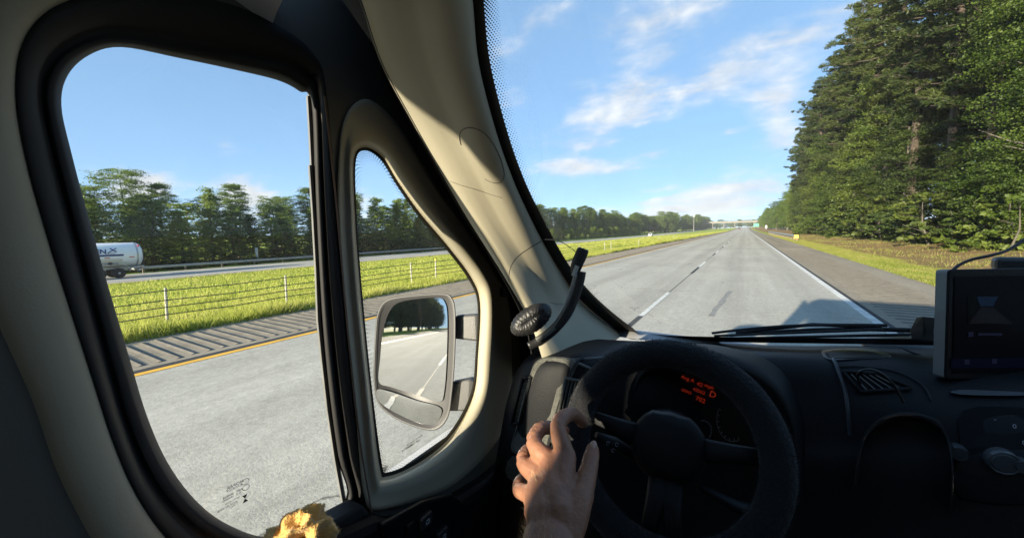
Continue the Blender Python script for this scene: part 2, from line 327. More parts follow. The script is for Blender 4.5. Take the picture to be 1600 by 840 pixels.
XL, XD, XR = -6.72, -1.78, 2.12                       # yellow line, lane line, white edge line
road = strip('road', [XL+.03, -1.8, XR-.03], 0.006, M_road, kind='structure')
sl = strip('road_shoulder', [-9.2, XL+.03], 0.003, M_should, kind='structure')
sr = strip('road_shoulder', [XR-.03, 4.75], 0.003, M_should, kind='structure')
strip('yellow_edge_line', [XL-.06, XL+.07], 0.011, M_yellow, road)
strip('dark_edge_seam', [XL-.22, XL-.062], 0.0105, M_tar, road)
strip('white_edge_line', [XR-.075, XR+.075], 0.011, M_white, road)
strip('dark_edge_seam', [XR+.077, XR+.17], 0.0105, M_tar, road)
strip('lane_joint', [XD-.012, XD+.012], 0.0085, M_tar, road, y1=140)
yy = -29.8; q = 0
while yy < 300:
    for (a, b, m, nm) in ((yy, yy+3.0, M_tar, 'lane_dash_contrast'), (yy+3.0, yy+6.4, M_white, 'lane_dash')):  # black contrast tape laid before each white dash
        strip(nm, [XD-.05, XD+.05], 0.012, m, road, y0=a, y1=b)
    yy += 11.6
for (u, v, w, l, a) in ((1128, 470, .13, 1.9, -.06),):          # one old tar repair ahead
    p = at(u, v, Z=0); mb = MB(); c, s_ = math.cos(a), math.sin(a); n = 9
    pts = [((w/2+random.uniform(-.03, .03))*sd, -l+2*l*i/(n-1)) for sd in (-1, 1) for i in range(n)]
    pv = [(p.x+x*c-y*s_, p.y+x*s_+y*c, .0095-.012) for x, y in pts]
    mb.add([(x, y, gz(x, y)+.0095) for x, y, _ in pv], [(i, i+1, n+i+1, n+i) for i in range(n-1)]).build('tar_patch', M_patch, road)
def rumble(x0, x1, y0, y1, pitch, wid, parent, skew=0.0):
    mb = MB(); y = y0
    while y < y1:                                     # each groove: flat strip coloured with its shade and grime, plus a raised lip
        w = wid*random.uniform(.85, 1.1); z = gz((x0+x1)/2, y)
        xa, xb = x0+random.uniform(-.03, .03), x1+random.uniform(-.03, .03); k = skew*(xb-xa)
        mb.add([(xa, y-w/2, z+.0075), (xb, y-w/2+k, z+.0075), (xb, y+w/2+k, z+.0075), (xa, y+w/2, z+.0075)], [(0, 1, 2, 3)])
        mb.add([(xa, y-w/2-.05, z+.0071), (xb, y-w/2+k-.05, z+.0071), (xb, y-w/2+k, z+.02), (xa, y-w/2, z+.02)], [(0, 1, 2, 3)])
        y += pitch
    o = mb.build('rumble_strip', M_groove, parent); o['kind'] = 'stuff'; return o
M_groove = mat('groove_shade_grime', (.15, .135, .11), .95, noise=(4, .3))
rumble(-8.75, -7.12, -6, 60, .20, .065, sl); rumble(2.5, 4.0, 5, 40, .33, .1, sr)
road2 = strip('opposite_road', [-59.3, -48.2], 0.012, road_mat('far_asphalt', (.40, .39, .35), crack=False), kind='structure')
strip('white_edge_line', [-59.0, -58.82], 0.02, M_white, road2); strip('yellow_edge_line', [-48.6, -48.42], 0.02, M_yellow, road2)

# ---- grass: blades as real geometry, thinning with distance
def blades(n, xr, yr, hgt, wid, dens=None, lean=.35):
    x = rng.uniform(*xr, n); y = yr[0] + (yr[1]-yr[0])*rng.random(n)**1.25
    if dens is not None:
        k = dens(x, y) > rng.random(n); x, y = x[k], y[k]
    n = len(x); z = np.array([gz(a, b) for a, b in zip(x, y)]) - .03
    cl = .5+.5*np.sin(x*1.7+np.sin(y*.9)*2)*np.sin(y*1.3+np.cos(x*.7)*2); h = hgt*(.45+.75*rng.random(n))*(.55+.8*cl); a = rng.uniform(0, 6.283, n); w = wid*(.7+.6*rng.random(n))
    dx, dy = np.cos(a), np.sin(a); lx = rng.normal(0, lean, n)*h+.12*h; ly = rng.normal(0, lean, n)*h
    V = np.empty((n, 3, 3)); V[:, 0] = np.stack([x-dx*w, y-dy*w, z], 1); V[:, 1] = np.stack([x+dx*w, y+dy*w, z], 1); V[:, 2] = np.stack([x+lx, y+ly, z+h], 1)
    return V.reshape(-1, 3)
M_grass = leaf_mat('tall_grass', (.22, .27, .04), (.34, .38, .065), (.45, .44, .13), .5, .45)
gr = np.concatenate([blades(60000, (-10.2, -8.95), (-3, 60), .25, .013), blades(90000, (-20, -9.4), (-2, 45), .20, .014), blades(60000, (-48, -18), (0, 110), .25, .03),
                     blades(26000, (-46, -9.2), (60, 260), .5, .06), blades(14000, (-9.9, -8.9), (50, 260), .4, .04)])
g = obj('grass', fast_mesh('grass', gr, np.arange(len(gr)).reshape(-1, 3)), M_grass); tag(g, 'tall bright yellow-green grass covering the median strip', 'grass', kind='stuff')
M_grass2 = leaf_mat('verge_grass', (.09, .12, .02), (.17, .20, .03), (.27, .25, .08), .4, .6)
gr = np.concatenate([blades(52000, (4.7, 6.9), (12, 110), .11, .012), blades(16000, (6.8, 11.5), (14, 90), .16, .015, lambda x, y: .45+.5*np.sin(x*2.1+y*.6)*np.sin(y*.37))])
g = obj('verge_grass', fast_mesh('verge_grass', gr, np.arange(len(gr)).reshape(-1, 3)), M_grass2); tag(g, 'short mown grass along the shoulder below the woods', 'grass', kind='stuff')

# ---- cable fence in the median
M_post = mat('weathered_post', (.30, .29, .26), .7, noise=(9, .2)); M_wire = mat('dull_steel_cable', (.09, .09, .085), .55, .6); M_cap = mat('yellow_cap', (.75, .5, .03), .5)
fence = empty('cable_fence', (-11.3, 30, gz(-11.3, 30))); tag(fence, 'low steel cable fence on thin posts along the grass median', 'fence')
inv = lambda e: Matrix.Translation(-Vector(e.location))
FX = -11.3
py_ = [-5.6, -1.4, 3.3, 6.0, 10.9, 12.3, 17.5, 23, 29, 35.5, 37.5, 49, 62, 76, 80, 89, 97, 106, 116, 127, 139, 152, 166]
pm = MB(); pm.tube([(0, 0, -.25), (0, 0, .86)], .027, 6); pm.add([(-.02, -.04, .5), (.02, -.04, .5), (.02, -.04, .56), (-.02, -.04, .56)], [(0, 1, 2, 3)]); pmesh = pm.mesh('post'); pmesh.materials.append(M_post)
for i, y in enumerate(py_):
    o = bpy.data.objects.new('post', pmesh); COL.objects.link(o); o.parent = fence; o.location = Vector((FX, y, gz(FX, y))) - fence.location
    o.rotation_euler = (random.uniform(-.03, .03), random.uniform(-.04, .04), random.uniform(0, 3))
    if i == 5: k = MB().tube([(0, 0, .84), (0, 0, .9)], .042, 6).build('post_cap', M_cap, o)
for hh in (.25, .42, .58, .8):
    pts = []
    for a, b in zip(py_, py_[1:]):
        for t in (0, .5): pts.append(Vector((FX+.05, a+(b-a)*t, gz(FX, a+(b-a)*t)+hh-(.03 if t else 0))) - fence.location)
    MB().tube(pts, .012, 5).build('cable', M_wire, fence)

# ---- guard rails
M_rail = mat('galvanised_rail', (.42, .43, .43), .45, .7, noise=(2, .15)); M_rpost = mat('rail_post_timber', (.16, .13, .10), .85, noise=(5, .2))
def guardrail(name, x, y0, y1, step, face, label, group):
    e = empty(name, (x, y0, gz(x, y0))); tag(e, label, 'guardrail', group); L0 = e.location
    ys = list(np.arange(y0, y1+.1, step)); w = [(0, .46), (.05, .50), (.05, .55), (0, .60), (.05, .65), (.05, .71), (0, .75)]
    for a, b in zip(ys, ys[1:]):
        R = [[Vector((x+face*dx, yy, gz(x, yy)+z)) - L0 for dx, z in w] for yy in (a+.01, b-.01)]
        MB().rings(R, closed=False).build('rail', M_rail, e, solid=.012)
    bm_ = MB().box((0, 0, .3), (.16, .18, .86)).mesh('post'); bm_.materials.append(M_rpost)
    for a in ys:
        o = bpy.data.objects.new('post', bm_); COL.objects.link(o); o.parent = e; o.location = Vector((x-face*.1, a, gz(x, a))) - L0
    return e
guardrail('guardrail', -60.4, -4, 116, 4.0, 1, 'long galvanised guardrail on the far side of the opposite road', 'guardrails')
rr = guardrail('guardrail', 5.75, 63, 135, 4.0, -1, 'short galvanised guardrail beside our shoulder under the woods', 'guardrails')
# end terminal with its yellow marker
mk = MB().box((-.02, -.35, .55), (.46, .05, .46)).build('end_marker', mat('yellow_marker', (.8, .42, .02), .5), rr, bevel=.01)
MB().box((-.02, -.2, .5), (.3, .3, .3)).build('end_terminal', M_rail, rr, bevel=.03)

# ---- trees
M_bark = mat('pine_bark', (.052, .038, .029), .95, noise=(6, .35), bump=(20, .5)); M_bark2 = mat('grey_bark', (.085, .075, .06), .95, noise=(5, .3))
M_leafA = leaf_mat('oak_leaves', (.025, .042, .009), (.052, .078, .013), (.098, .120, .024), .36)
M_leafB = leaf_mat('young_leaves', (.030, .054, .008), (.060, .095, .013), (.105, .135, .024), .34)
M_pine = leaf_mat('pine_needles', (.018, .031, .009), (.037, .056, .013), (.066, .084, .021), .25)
M_leafL = leaf_mat('sunny_leaves', (.062, .105, .018), (.12, .185, .03), (.19, .255, .05), .55)  # leaf colours brightened in place of sunlight on the dark tree faces
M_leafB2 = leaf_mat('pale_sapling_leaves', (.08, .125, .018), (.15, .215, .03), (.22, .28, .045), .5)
M_dark = leaf_mat('dark_leaves', (.018, .034, .008), (.035, .06, .012), (.065, .09, .02), .3)  # darker leaf tone for some of the bushes
def leaf_quads(C, size, up=.3, asp=.62):
    n = len(C); a = rng.normal(size=(n, 3)); a[:, 2] *= .7; a /= np.linalg.norm(a, axis=1)[:, None]
    nn = rng.normal(size=(n, 3)); nn[:, 2] += up; b = np.cross(nn, a); b /= np.linalg.norm(b, axis=1)[:, None]+1e-6
    s = (size*(.6+.8*rng.random(n)))[:, None]; a = a*s*.5; b = b*s*.5*asp
    V = np.stack([C-a, C-a*.1+b, C+a, C-a*.1-b], 1).reshape(-1, 3)
    return V
def limbs(mb, base, top, r0, n, spread, hmin, rs):
    for i in range(n):
        t = hmin+(1-hmin)*rs.random(); p = base.lerp(top, t); a = rs.uniform(0, 6.283); l = spread*(1.1-t*.6)*rs.uniform(.6, 1)
        q = p+Vector((math.cos(a)*l*.55, math.sin(a)*l*.55, l*.22)); e = p+Vector((math.cos(a)*l, math.sin(a)*l, l*rs.uniform(.25, .6)))
        mb.tube([p, q, e], [r0*.32*(1.15-t), r0*.2*(1.15-t), r0*.05], 5)
def make_broad(seed, h, w, nclump, per, leaf, m, bark, crown0=.15, shape='oval'):
    rs = random.Random(seed); mb = MB(); base, top = Vector((0, 0, -.3)), Vector((rs.uniform(-.4, .4), rs.uniform(-.4, .4), h*.9)); r0 = h*.016
    mid = base.lerp(top, .5)+Vector((rs.uniform(-.3, .3), rs.uniform(-.3, .3), 0))
    mb.tube([base, base.lerp(mid, .5), mid, mid.lerp(top, .5), top], [r0*1.2, r0, r0*.75, r0*.5, r0*.12], 7); limbs(mb, base, top, r0, 16, w*.8, .22, rs)
    C = []; k = 0
    while k < nclump:
        t = rs.random(); z = h*(crown0+(1-crown0)*t)
        prof = {'oval': math.sin(math.pi*min(max(t*.86+.12, 0), 1))**.55, 'cone': (1-t)**.75+.08, 'wide': math.sqrt(max(1-(t*1.05-.35)**2*1.2, .02)), 'column': .55+.45*math.sin(math.pi*t)}[shape]
        if shape == 'oval': prof *= (.82+.18*math.sin(seed+t*9))
        a = rs.uniform(0, 6.283); lob = .78+.3*math.sin(a*3+seed*2.1+t*5)*math.sin(a*2+t*11+seed); r = w*prof*lob*(rs.random()**.38)
        cc = np.array([r*math.cos(a), r*math.sin(a), z+rs.uniform(-.3, .3)]); cr = (.045*h+.25)*rs.uniform(.5, 1.2)
        q = rng.normal(size=(per, 3)); q /= np.linalg.norm(q, axis=1)[:, None]; q *= (rng.random(per)**.5)[:, None]*cr      # a flat leafy spray along its bough
        dr = rs.uniform(-.35, .3); e1 = np.array([math.cos(a), math.sin(a), dr]); e2 = np.array([-math.sin(a), math.cos(a), rs.uniform(-.3, .3)]); e3 = np.array([-dr*math.cos(a), -dr*math.sin(a), 1])
        C.append(cc+q[:, :1]*e1*1.5+q[:, 1:2]*e2*1.0+q[:, 2:]*e3*.34); k += 1
    V = leaf_quads(np.concatenate(C), leaf); return mb.mesh('trunk'), fast_mesh('crown', V, np.arange(len(V)).reshape(-1, 4)), bark, m
def make_pine(seed, h, w, nbr, m, bark, crown0=.38, per=76, leaf=.36):
    rs = random.Random(seed); mb = MB(); base, top = Vector((0, 0, -.3)), Vector((rs.uniform(-.8, .8), rs.uniform(-.8, .8), h)); r0 = h*.0105
    mid = base.lerp(top, .5)+Vector((rs.uniform(-.4, .4), rs.uniform(-.4, .4), 0)); mb.tube([base, mid, mid.lerp(top, .5), top], [r0*1.15, r0*.85, r0*.6, r0*.1], 7)
    C = []
    for i in range(9):                                # dead stubs under the crown
        t = rs.uniform(.15, crown0); p = base.lerp(top, t); a = rs.uniform(0, 6.28); l = rs.uniform(.6, 1.8); mb.tube([p, p+Vector((math.cos(a)*l, math.sin(a)*l, l*.1))], [.035, .01], 4)
    for i in range(nbr):
        t = crown0+(1-crown0)*(i+rs.random())/nbr; p = base.lerp(top, t); a = i*2.4+rs.uniform(-.5, .5); q = (t-crown0)/(1-crown0)
        l = w*(.35+.9*math.sin(math.pi*min(.18+q*.8, 1))**.8)*rs.uniform(.55, 1.1)*(1 if q < .8 else .75); dr = rs.uniform(-.02, .35)
        e = p+Vector((math.cos(a)*l, math.sin(a)*l, l*dr)); mb.tube([p, p.lerp(e, .5)+Vector((0, 0, -.05*l)), e], [r0*.22, r0*.15, .02], 5)
        nt_ = max(3, int(l*2.2))
        for j in range(nt_):
            f_ = .3+.7*(j+rs.random())/nt_; c = np.array(p.lerp(e, f_))+np.array([rs.gauss(0, .22*l*.4), rs.gauss(0, .22*l*.4), rs.gauss(.1, .16)]); cr = rs.uniform(.34, .66)
            dd = rng.normal(size=(per, 3)); dd /= np.linalg.norm(dd, axis=1)[:, None]; C.append(c+dd*(rng.random(per)**.5)[:, None]*cr*np.array([1, 1, .62]))
    V = leaf_quads(np.concatenate(C), leaf, .4, .2); return mb.mesh('trunk'), fast_mesh('crown', V, np.arange(len(V)).reshape(-1, 4)), bark, m
def make_bush(seed, h, w, n, leaf, m):
    return make_broad(seed, h, w, n, 46, leaf, m, M_bark2, .02, 'wide')
def plant(proto, name, x, y, s, rz, label, cat, group, sz=None):
    tm, cm, bark, m = proto; e = empty(name, (x, y, gz(x, y)), rz); e.scale = (s, s, sz or s); tag(e, label, cat, group)
    for nm, me, mm in (('trunk', tm, bark), ('crown', cm, m)):
        if not me.materials: me.materials.append(mm)
        o = bpy.data.objects.new(nm, me); COL.objects.link(o); o.parent = e
    return e
BROADL = None
PINES = [make_pine(i+1, 30, 3.7, 62, M_pine, M_bark, c0) for i, c0 in enumerate((.28, .40, .34))]
BROAD = [make_broad(i+11, 16, 4.3, 330, 100, .175, mm, M_bark2, .1, sh) for i, (sh, mm) in enumerate((('oval', M_leafA), ('oval', M_leafA), ('wide', M_leafB), ('column', M_leafA)))]
BIGB = make_broad(77, 21, 5.6, 460, 170, .14, M_leafB, M_bark2, .06, 'oval')
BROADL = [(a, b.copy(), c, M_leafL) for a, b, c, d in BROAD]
YOUNG = [make_broad(i+31, 10, 2.5, 190, 52, .22, mm, M_bark2, .03, sh) for i, (sh, mm) in enumerate((('oval', M_leafL), ('cone', M_leafL), ('column', M_leafB2), ('wide', M_leafL), ('cone', M_leafB2)))]
BUSH = [make_bush(i+51, 2.6, 1.9, 34, .22, mm) for i, mm in enumerate((M_leafB, M_leafA, M_dark))]

todo = []                                             # (proto, name, x, y, s, sz, category, place phrase)
rr_ = random.Random(3)
# right woods: front row of tall pines, mixed broadleaves at their feet, deeper rows behind
y = 41
while y < 150:
    todo.append((PINES[rr_.randrange(3)], 'pine_tree', 13.6+rr_.uniform(-.8, 2.2), y, rr_.uniform(.95, 1.14), None, 'tree', 'pine', 'R')); y += rr_.uniform(4.6, 7.0)
for k, (x, y) in enumerate(((13.4, 31.5), (16.5, 36.5), (19.0, 42), (22, 47))): todo.append((BIGB, 'broadleaf_tree', x, y, (.82, 1.0, 1.1, 1.2)[k], None, 'tree', 'leafy', 'R'))
y = 37
while y < 165:
    todo.append((BROAD[rr_.randrange(4)], 'broadleaf_tree', 12.6+rr_.uniform(-.5, 2.6), y, rr_.uniform(.5, 1.1), None, 'tree', 'leafy', 'R')); y += rr_.uniform(6, 10)
for k in range(24):
    todo.append((PINES[rr_.randrange(3)], 'pine_tree', 19+rr_.uniform(0, 9), 46+k*5.2+rr_.uniform(-2, 2), rr_.uniform(.92, 1.12), None, 'tree', 'inner pine', 'R'))
for k in range(12):
    todo.append((BROAD[rr_.randrange(4)], 'broadleaf_tree', 18+rr_.uniform(0, 6), 40+k*9+rr_.uniform(-3, 3), rr_.uniform(.9, 1.2), None, 'tree', 'inner leafy', 'R'))
y = 152
while y < 620:
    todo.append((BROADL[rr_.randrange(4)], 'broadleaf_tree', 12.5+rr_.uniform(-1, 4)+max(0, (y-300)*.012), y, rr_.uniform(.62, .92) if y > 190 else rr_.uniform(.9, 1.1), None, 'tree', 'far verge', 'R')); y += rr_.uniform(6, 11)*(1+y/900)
y = 30
while y < 120:
    todo.append((BUSH[rr_.randrange(3)], 'roadside_bush', 11.4+rr_.uniform(-.4, 1.2), y, rr_.uniform(.75, 1.5), None, 'bush', 'bush', 'R')); y += rr_.uniform(1.5, 2.8)
# left tree line beyond the opposite road
y = 7
while y < 122:
    todo.append((BUSH[rr_.randrange(2)], 'hedge_bush', -63.4+rr_.uniform(-.6, .8), y, rr_.uniform(1.1, 1.7), rr_.uniform(.8, 1.5), 'bush', 'hedge', 'L')); y += rr_.uniform(2.0, 3.2)
for k in range(52):
    todo.append((BROADL[rr_.randrange(4)], 'broadleaf_tree', -180+k*6+rr_.uniform(-3, 3), 745+(k % 2)*25+rr_.uniform(-8, 8), rr_.uniform(1.5, 2.0), rr_.uniform(.7, 1.0), 'tree', 'horizon', 'F'))
y = 7
while y < 118:
    todo.append((YOUNG[rr_.choice((0, 1, 1, 2, 2, 4, 4))], 'young_tree', -66+rr_.uniform(-3, 1.5), y, rr_.uniform(.85, 1.25), rr_.uniform(.62, 1.2), 'tree', 'young', 'L')); y += rr_.uniform(1.8, 3.0)
y = 9
while y < 130:
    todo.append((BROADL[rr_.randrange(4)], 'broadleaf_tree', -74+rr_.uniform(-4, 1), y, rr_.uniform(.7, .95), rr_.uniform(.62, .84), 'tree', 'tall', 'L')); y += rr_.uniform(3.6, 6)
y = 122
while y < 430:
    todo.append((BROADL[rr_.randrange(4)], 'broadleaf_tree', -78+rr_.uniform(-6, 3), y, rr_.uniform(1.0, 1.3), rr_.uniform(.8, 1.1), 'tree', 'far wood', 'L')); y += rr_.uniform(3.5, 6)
y = 124
while y < 300:
    todo.append((YOUNG[rr_.choice((2, 4, 4))], 'young_tree', -67.5+rr_.uniform(-1.5, 1), y, rr_.uniform(.6, .8), rr_.uniform(.42, .62), 'tree', 'sapling', 'L')); y += rr_.uniform(3.5, 5.5)
y = 380
while y < 720:
    todo.append((BROADL[rr_.randrange(4)], 'broadleaf_tree', -68+rr_.uniform(-5, 5)+(y-380)*.05, y, rr_.uniform(1.2, 1.6), rr_.uniform(.9, 1.3), 'tree', 'distant', 'L')); y += rr_.uniform(5, 9)
# trees behind the van that only the door mirror shows
for k in range(9): todo.append((BROAD[rr_.randrange(4)], 'broadleaf_tree', (7.5 if k % 3 else 11)+rr_.uniform(0, 3), -130-k*24, rr_.uniform(.9, 1.2), None, 'tree', 'rear', 'B'))
y = -42
while y > -330:
    todo.append((BROAD[rr_.randrange(4)], 'broadleaf_tree', -24+rr_.uniform(-4, 2), y, min(max((-y-6)*.2/16, .3), 1.25)*rr_.uniform(.85, 1.0), None, 'tree', 'rear', 'B')); y -= rr_.uniform(5, 8)
LAB = {('L', 'hedge'): ('rounded bush at the foot of the trees behind the opposite guardrail, %s from the tanker', 'bushes behind the opposite guardrail', 1),
       ('F', 'horizon'): ('hazy tree on the horizon behind the overpass, %s from the left', 'trees behind the overpass', 1),
       ('R', 'pine'): ('tall pine in the front row of the woods, %s from its far end', 'front pines of the roadside woods', -1),
       ('R', 'leafy'): ('leafy tree under the tall front pines, %s from the far end', 'leafy trees along the wood edge', -1),
       ('R', 'inner pine'): ('shaded pine deep inside the roadside woods, %s from the far end', 'pines inside the woods', -1),
       ('R', 'inner leafy'): ('shaded leafy tree deep in the roadside woods, %s from the far end', 'leafy trees inside the woods', -1),
       ('R', 'far verge'): ('distant tree along our verge, %s from the tall pines towards the overpass', 'distant trees on our verge', 1),
       ('R', 'bush'): ('low green bush at the foot of the woods, %s from the far end', 'bushes at the wood edge', -1),
       ('L', 'young'): ('young tree just behind the opposite guardrail, %s counted from the tanker', 'young trees behind the opposite guardrail', 1),
       ('L', 'tall'): ('taller tree in the back row beyond the opposite road, %s from the tanker', 'taller trees behind the young row', 1),
       ('L', 'far wood'): ('tree of the long wood left of the median ahead, %s from the windscreen pillar', 'trees of the wood ahead', 1),
       ('L', 'sapling'): ('pale green sapling before the wood ahead, %s from the windscreen pillar', 'saplings before the wood ahead', 1),
       ('L', 'distant'): ('far tree beside the bend before the overpass, %s from the near side', 'far trees by the bend', 1),
       ('B', 'rear'): ('tree behind the van seen only in the door mirror, %s counting backwards', 'trees behind the van', 1)}
from collections import defaultdict
grp = defaultdict(list)
for t in todo: grp[(t[8], t[7])].append(t)
for key, lst in grp.items():
    fmt, gname, sg = LAB[key]
    lst.sort(key=lambda t: t[2] if key[0] == 'F' else -t[3] if (sg < 0 or key[0] == 'B') else t[3])
    for i, (pr, nm, x, y, s, sz, cat, _, _) in enumerate(lst):
        plant(pr, nm, x, y, s, rr_.uniform(0, 6.28), fmt % ordw(i), cat, gname, sz)

# ---- tanker trailer on the opposite road
M_tank = mat('tank_white', (.80, .81, .82), .3, noise=(1.5, .04)); M_blue = mat('tank_blue', (.012, .035, .16), .4); M_red = mat('red_reflector', (.55, .03, .02), .4)
M_alu = mat('trailer_alloy', (.45, .46, .47), .4, .6); M_tyre = mat('tyre_rubber', (.015, .015, .016), .85); M_chas = mat('chassis_black', (.03, .03, .032), .6); M_strip = mat('cream_band', (.62, .60, .52), .5); M_rim = mat('wheel_steel', (.5, .5, .5), .4, .5)
TY, TX = 11.6, -55.6
tk = empty('tanker_trailer', (TX, TY, gz(TX, TY)+.012)); tag(tk, 'white tanker trailer with blue lettering on the opposite road', 'truck')
def ring(y, r, z, n=28): return [(r*math.sin(2*math.pi*k/n), y, z+r*math.cos(2*math.pi*k/n)) for k in range(n)]
mb = MB(); zt, rt = 2.35, 1.24
mb.rings([ring(y, r, zt) for y, r in ((3.05, .35), (3.0, .8), (2.85, 1.1), (2.62, 1.22), (2.5, rt), (-8.2, rt), (-8.4, 1.15), (-8.6, .6))], True, True, True)
tank = mb.build('tank', M_tank, tk, smooth=True)
MB().rings([ring(y, r, zt) for y, r in ((2.55, rt+.012), (2.47, rt+.02), (2.40, rt+.012))]).build('tank_band', M_alu, tank, smooth=True)
def side(y0, y1, z0, z1, m, nm, par, off=.012):       # a painted panel following the tank side that faces us
    n = 5; R = []
    for y in (y0, y1):
        row = []
        for i in range(n):
            z = z0+(z1-z0)*i/(n-1); dz = z-zt; row.append((math.sqrt(max(rt*rt-dz*dz, .001))+off, y, z))
        R.append(row)
    return MB().rings(R, closed=False).build(nm, m, par)
side(-8.0, 1.4, 2.26, 2.44, M_blue, 'blue_stripe', tank); side(-8.0, 1.3, 1.62, 1.98, M_strip, 'cream_band', tank)
for y in (-5.4, -4.6, -3.8, -3.0, -2.2, -1.4, -.6, .2, 2.0): side(y-.2, y+.2, 2.06, 2.14, M_red, 'marker_reflector', tank, .014)
def ftext(s, size, m, name, parent, M, ext=.002, bold=0.0, align='LEFT', shear=0.0, flip=False):
    c = bpy.data.curves.new(name, 'FONT'); c.body = s; c.size = size; c.extrude = ext; c.offset = bold; c.align_x = align; c.shear = shear; c.resolution_u = 2
    t = bpy.data.objects.new('tmp_text', c); COL.objects.link(t); dg = bpy.context.evaluated_depsgraph_get(); me = bpy.data.meshes.new_from_object(t.evaluated_get(dg))
    bpy.data.objects.remove(t); me.transform(Matrix.Scale(-1, 4, (1, 0, 0)) if flip else Matrix.Identity(4)); me.materials.clear(); me.materials.append(m)
    o = bpy.data.objects.new(name, me); COL.objects.link(o); o.parent = parent; o.matrix_local = M; return o
def axes(o, x, y, z):
    return Matrix(((x[0], y[0], z[0], o[0]), (x[1], y[1], z[1], o[1]), (x[2], y[2], z[2], o[2]), (0, 0, 0, 1)))
tl = math.radians(14)
ftext('EN', .62, M_blue, 'lettering', tk, axes((math.sqrt(rt*rt-.15**2)+.03, -.62, 2.56), (0, 1, 0), (-math.sin(tl), 0, math.cos(tl)), (math.cos(tl), 0, math.sin(tl))), .01, .015, shear=.12)
xs_ = MB()
for (a, b, r) in (((.28, 2.6), (.95, 3.06), .04), ((.5, 3.05), (.9, 2.68), .055), ((.1, 2.54), (.8, 2.56), .025)):
    f_ = lambda p: (math.sqrt(rt*rt-(p[1]-zt)**2)+.02, p[0], p[1]); xs_.tube([f_(a), f_(((a[0]+b[0])/2, (a[1]+b[1])/2)), f_(b)], r, 4)
xs_.build('logo_mark', M_blue, tk)
mb = MB(); mb.box((0, -2.6, 1.02), (.9, 11.4, .22)); mb.box((0, 2.55, .75), (2.3, .18, .22)); mb.box((0, 2.3, 1.0), (2.0, .5, .12)); mb.build('chassis', M_alu, tk, bevel=.02)
for yc in (-.35, -.35):
    pass
R = []
for k in range(13):
    a = math.pi*(.02+.96*k/12); R.append([(xx, .25-1.55*math.cos(a)*1.0, .62+.82*min(1, math.sin(a)*1.25)) for xx in (.72, 1.26)])
MB().rings(R, closed=False).build('mudguard', M_alu, tk, solid=.03)
for yc in (-.45, .95):
    w = empty('wheel', (0, 0, 0)); w.parent = tk
    for sx in (-1, 1):
        prof = [(.10, .26), (.30, .27), (.47, .22), (.52, .12), (.52, -.12), (.47, -.22), (.3, -.27)]
        mb = MB(); mb.rings([[(sx*(.98)+o_, yc+r*math.cos(2*math.pi*k/22), .52+r*math.sin(2*math.pi*k/22)) for k in range(22)] for r, o_ in prof]); mb.build('tyre', M_tyre, w, smooth=True)
        mb = MB(); mb.rings([[(sx*(.98)+o_*sx, yc+r*math.cos(2*math.pi*k/18), .52+r*math.sin(2*math.pi*k/18)) for k in range(18)] for r, o_ in ((.31, .275), (.29, .2), (.16, .16), (.14, .24), (.02, .25))], True, False, True); mb.build('rim', M_rim, w)
MB().box((.66, 2.6, .72), (.5, .06, .55)).build('mudflap', M_chas, tk); MB().box((.95, 2.7, .95), (.2, .06, .14)).build('tail_lamp', M_red, tk)
lad = MB(); lad.box((.55, 3.02, 2.1), (.05, .05, 1.9)); lad.box((.9, 2.98, 2.1), (.05, .05, 1.9))
for z in np.arange(1.3, 3.0, .28): lad.box((.72, 3.02, z), (.36, .04, .04))
lad.build('ladder', M_chas, tk); MB().box((.75, 1.3, 1.52), (.5, .7, .42)).build('valve_box', M_alu, tk, bevel=.02); MB().cyl((.8, .4, 1.5), (1.12, .4, 1.5), .16).build('hose_reel', M_chas, tk)
MB().cyl((.9, 2.62, 3.25), (.9, 2.72, 3.25), .09).build('marker_lamp', M_red, tk)

# ---- small roadside things ahead
M_conc = mat('bridge_concrete', (.15, .14, .12), .8, noise=(.6, .12)); M_steel = mat('grey_pole', (.3, .3, .3), .5, .5); M_green = mat('sign_green', (.0, .22, .13), .5)
bz = 620; ov = empty('overpass', (0, bz, rise(bz))); tag(ov, 'pale concrete overpass crossing the highway far ahead', 'bridge')
MB().box((-20, 0, 7.2), (72, 9, 1.4)).build('deck', M_conc, ov, bevel=.1)
for yy in (-4.6, 4.6): MB().box((-20, yy, 8.3), (72, .3, .9)).build('parapet', M_conc, ov)
for xx in (-40, -26, -13, 9.5):
    p = MB(); p.box((xx, 0, 6.1), (1.6, 8, .9))
    for yy in (-3, 0, 3): p.cyl((xx, yy, -2.5), (xx, yy, 6.0), .5, 10)
    p.build('pier', M_conc, ov)
for xx, sg in ((-58, -1), (18, 1)):
    MB().add([(xx-8*sg, -6, -2), (xx-8*sg, 6, -2), (xx, 6, 7), (xx, -6, 7), (xx+26*sg, -6, -2), (xx+26*sg, 6, -2), (xx+26*sg, 6, 7), (xx+26*sg, -6, 7)],
             [(0, 1, 2, 3), (3, 2, 6, 7), (0, 3, 7, 4), (1, 5, 6, 2), (4, 7, 6, 5)]).build('abutment', mat('grassy_bank', (.1, .13, .03), .9, noise=(.5, .2)), ov)
def sign(name, x, y, w, h, z0, m, label, cat='sign'):
    e = empty(name, (x, y, gz(x, y))); tag(e, label, cat)
    MB().box((0, 0, z0+h/2), (w, .06, h)).build('panel', m, e, bevel=.02)
    for sx in ((-.35, .35) if w > 1 else (0,)): MB().cyl((sx*w, .08, -.2), (sx*w, .08, z0+h*.8), .05 if w < 1 else .09, 8).build('post', M_steel, e)
    return e
sign('highway_sign', 7.5, 380, 3.8, 2.6, 2.0, M_green, 'green highway sign before the overpass')
sign('roadside_sign', 9.5, 250, .8, 1.6, 1.2, M_white, 'small white sign at the far wood edge')
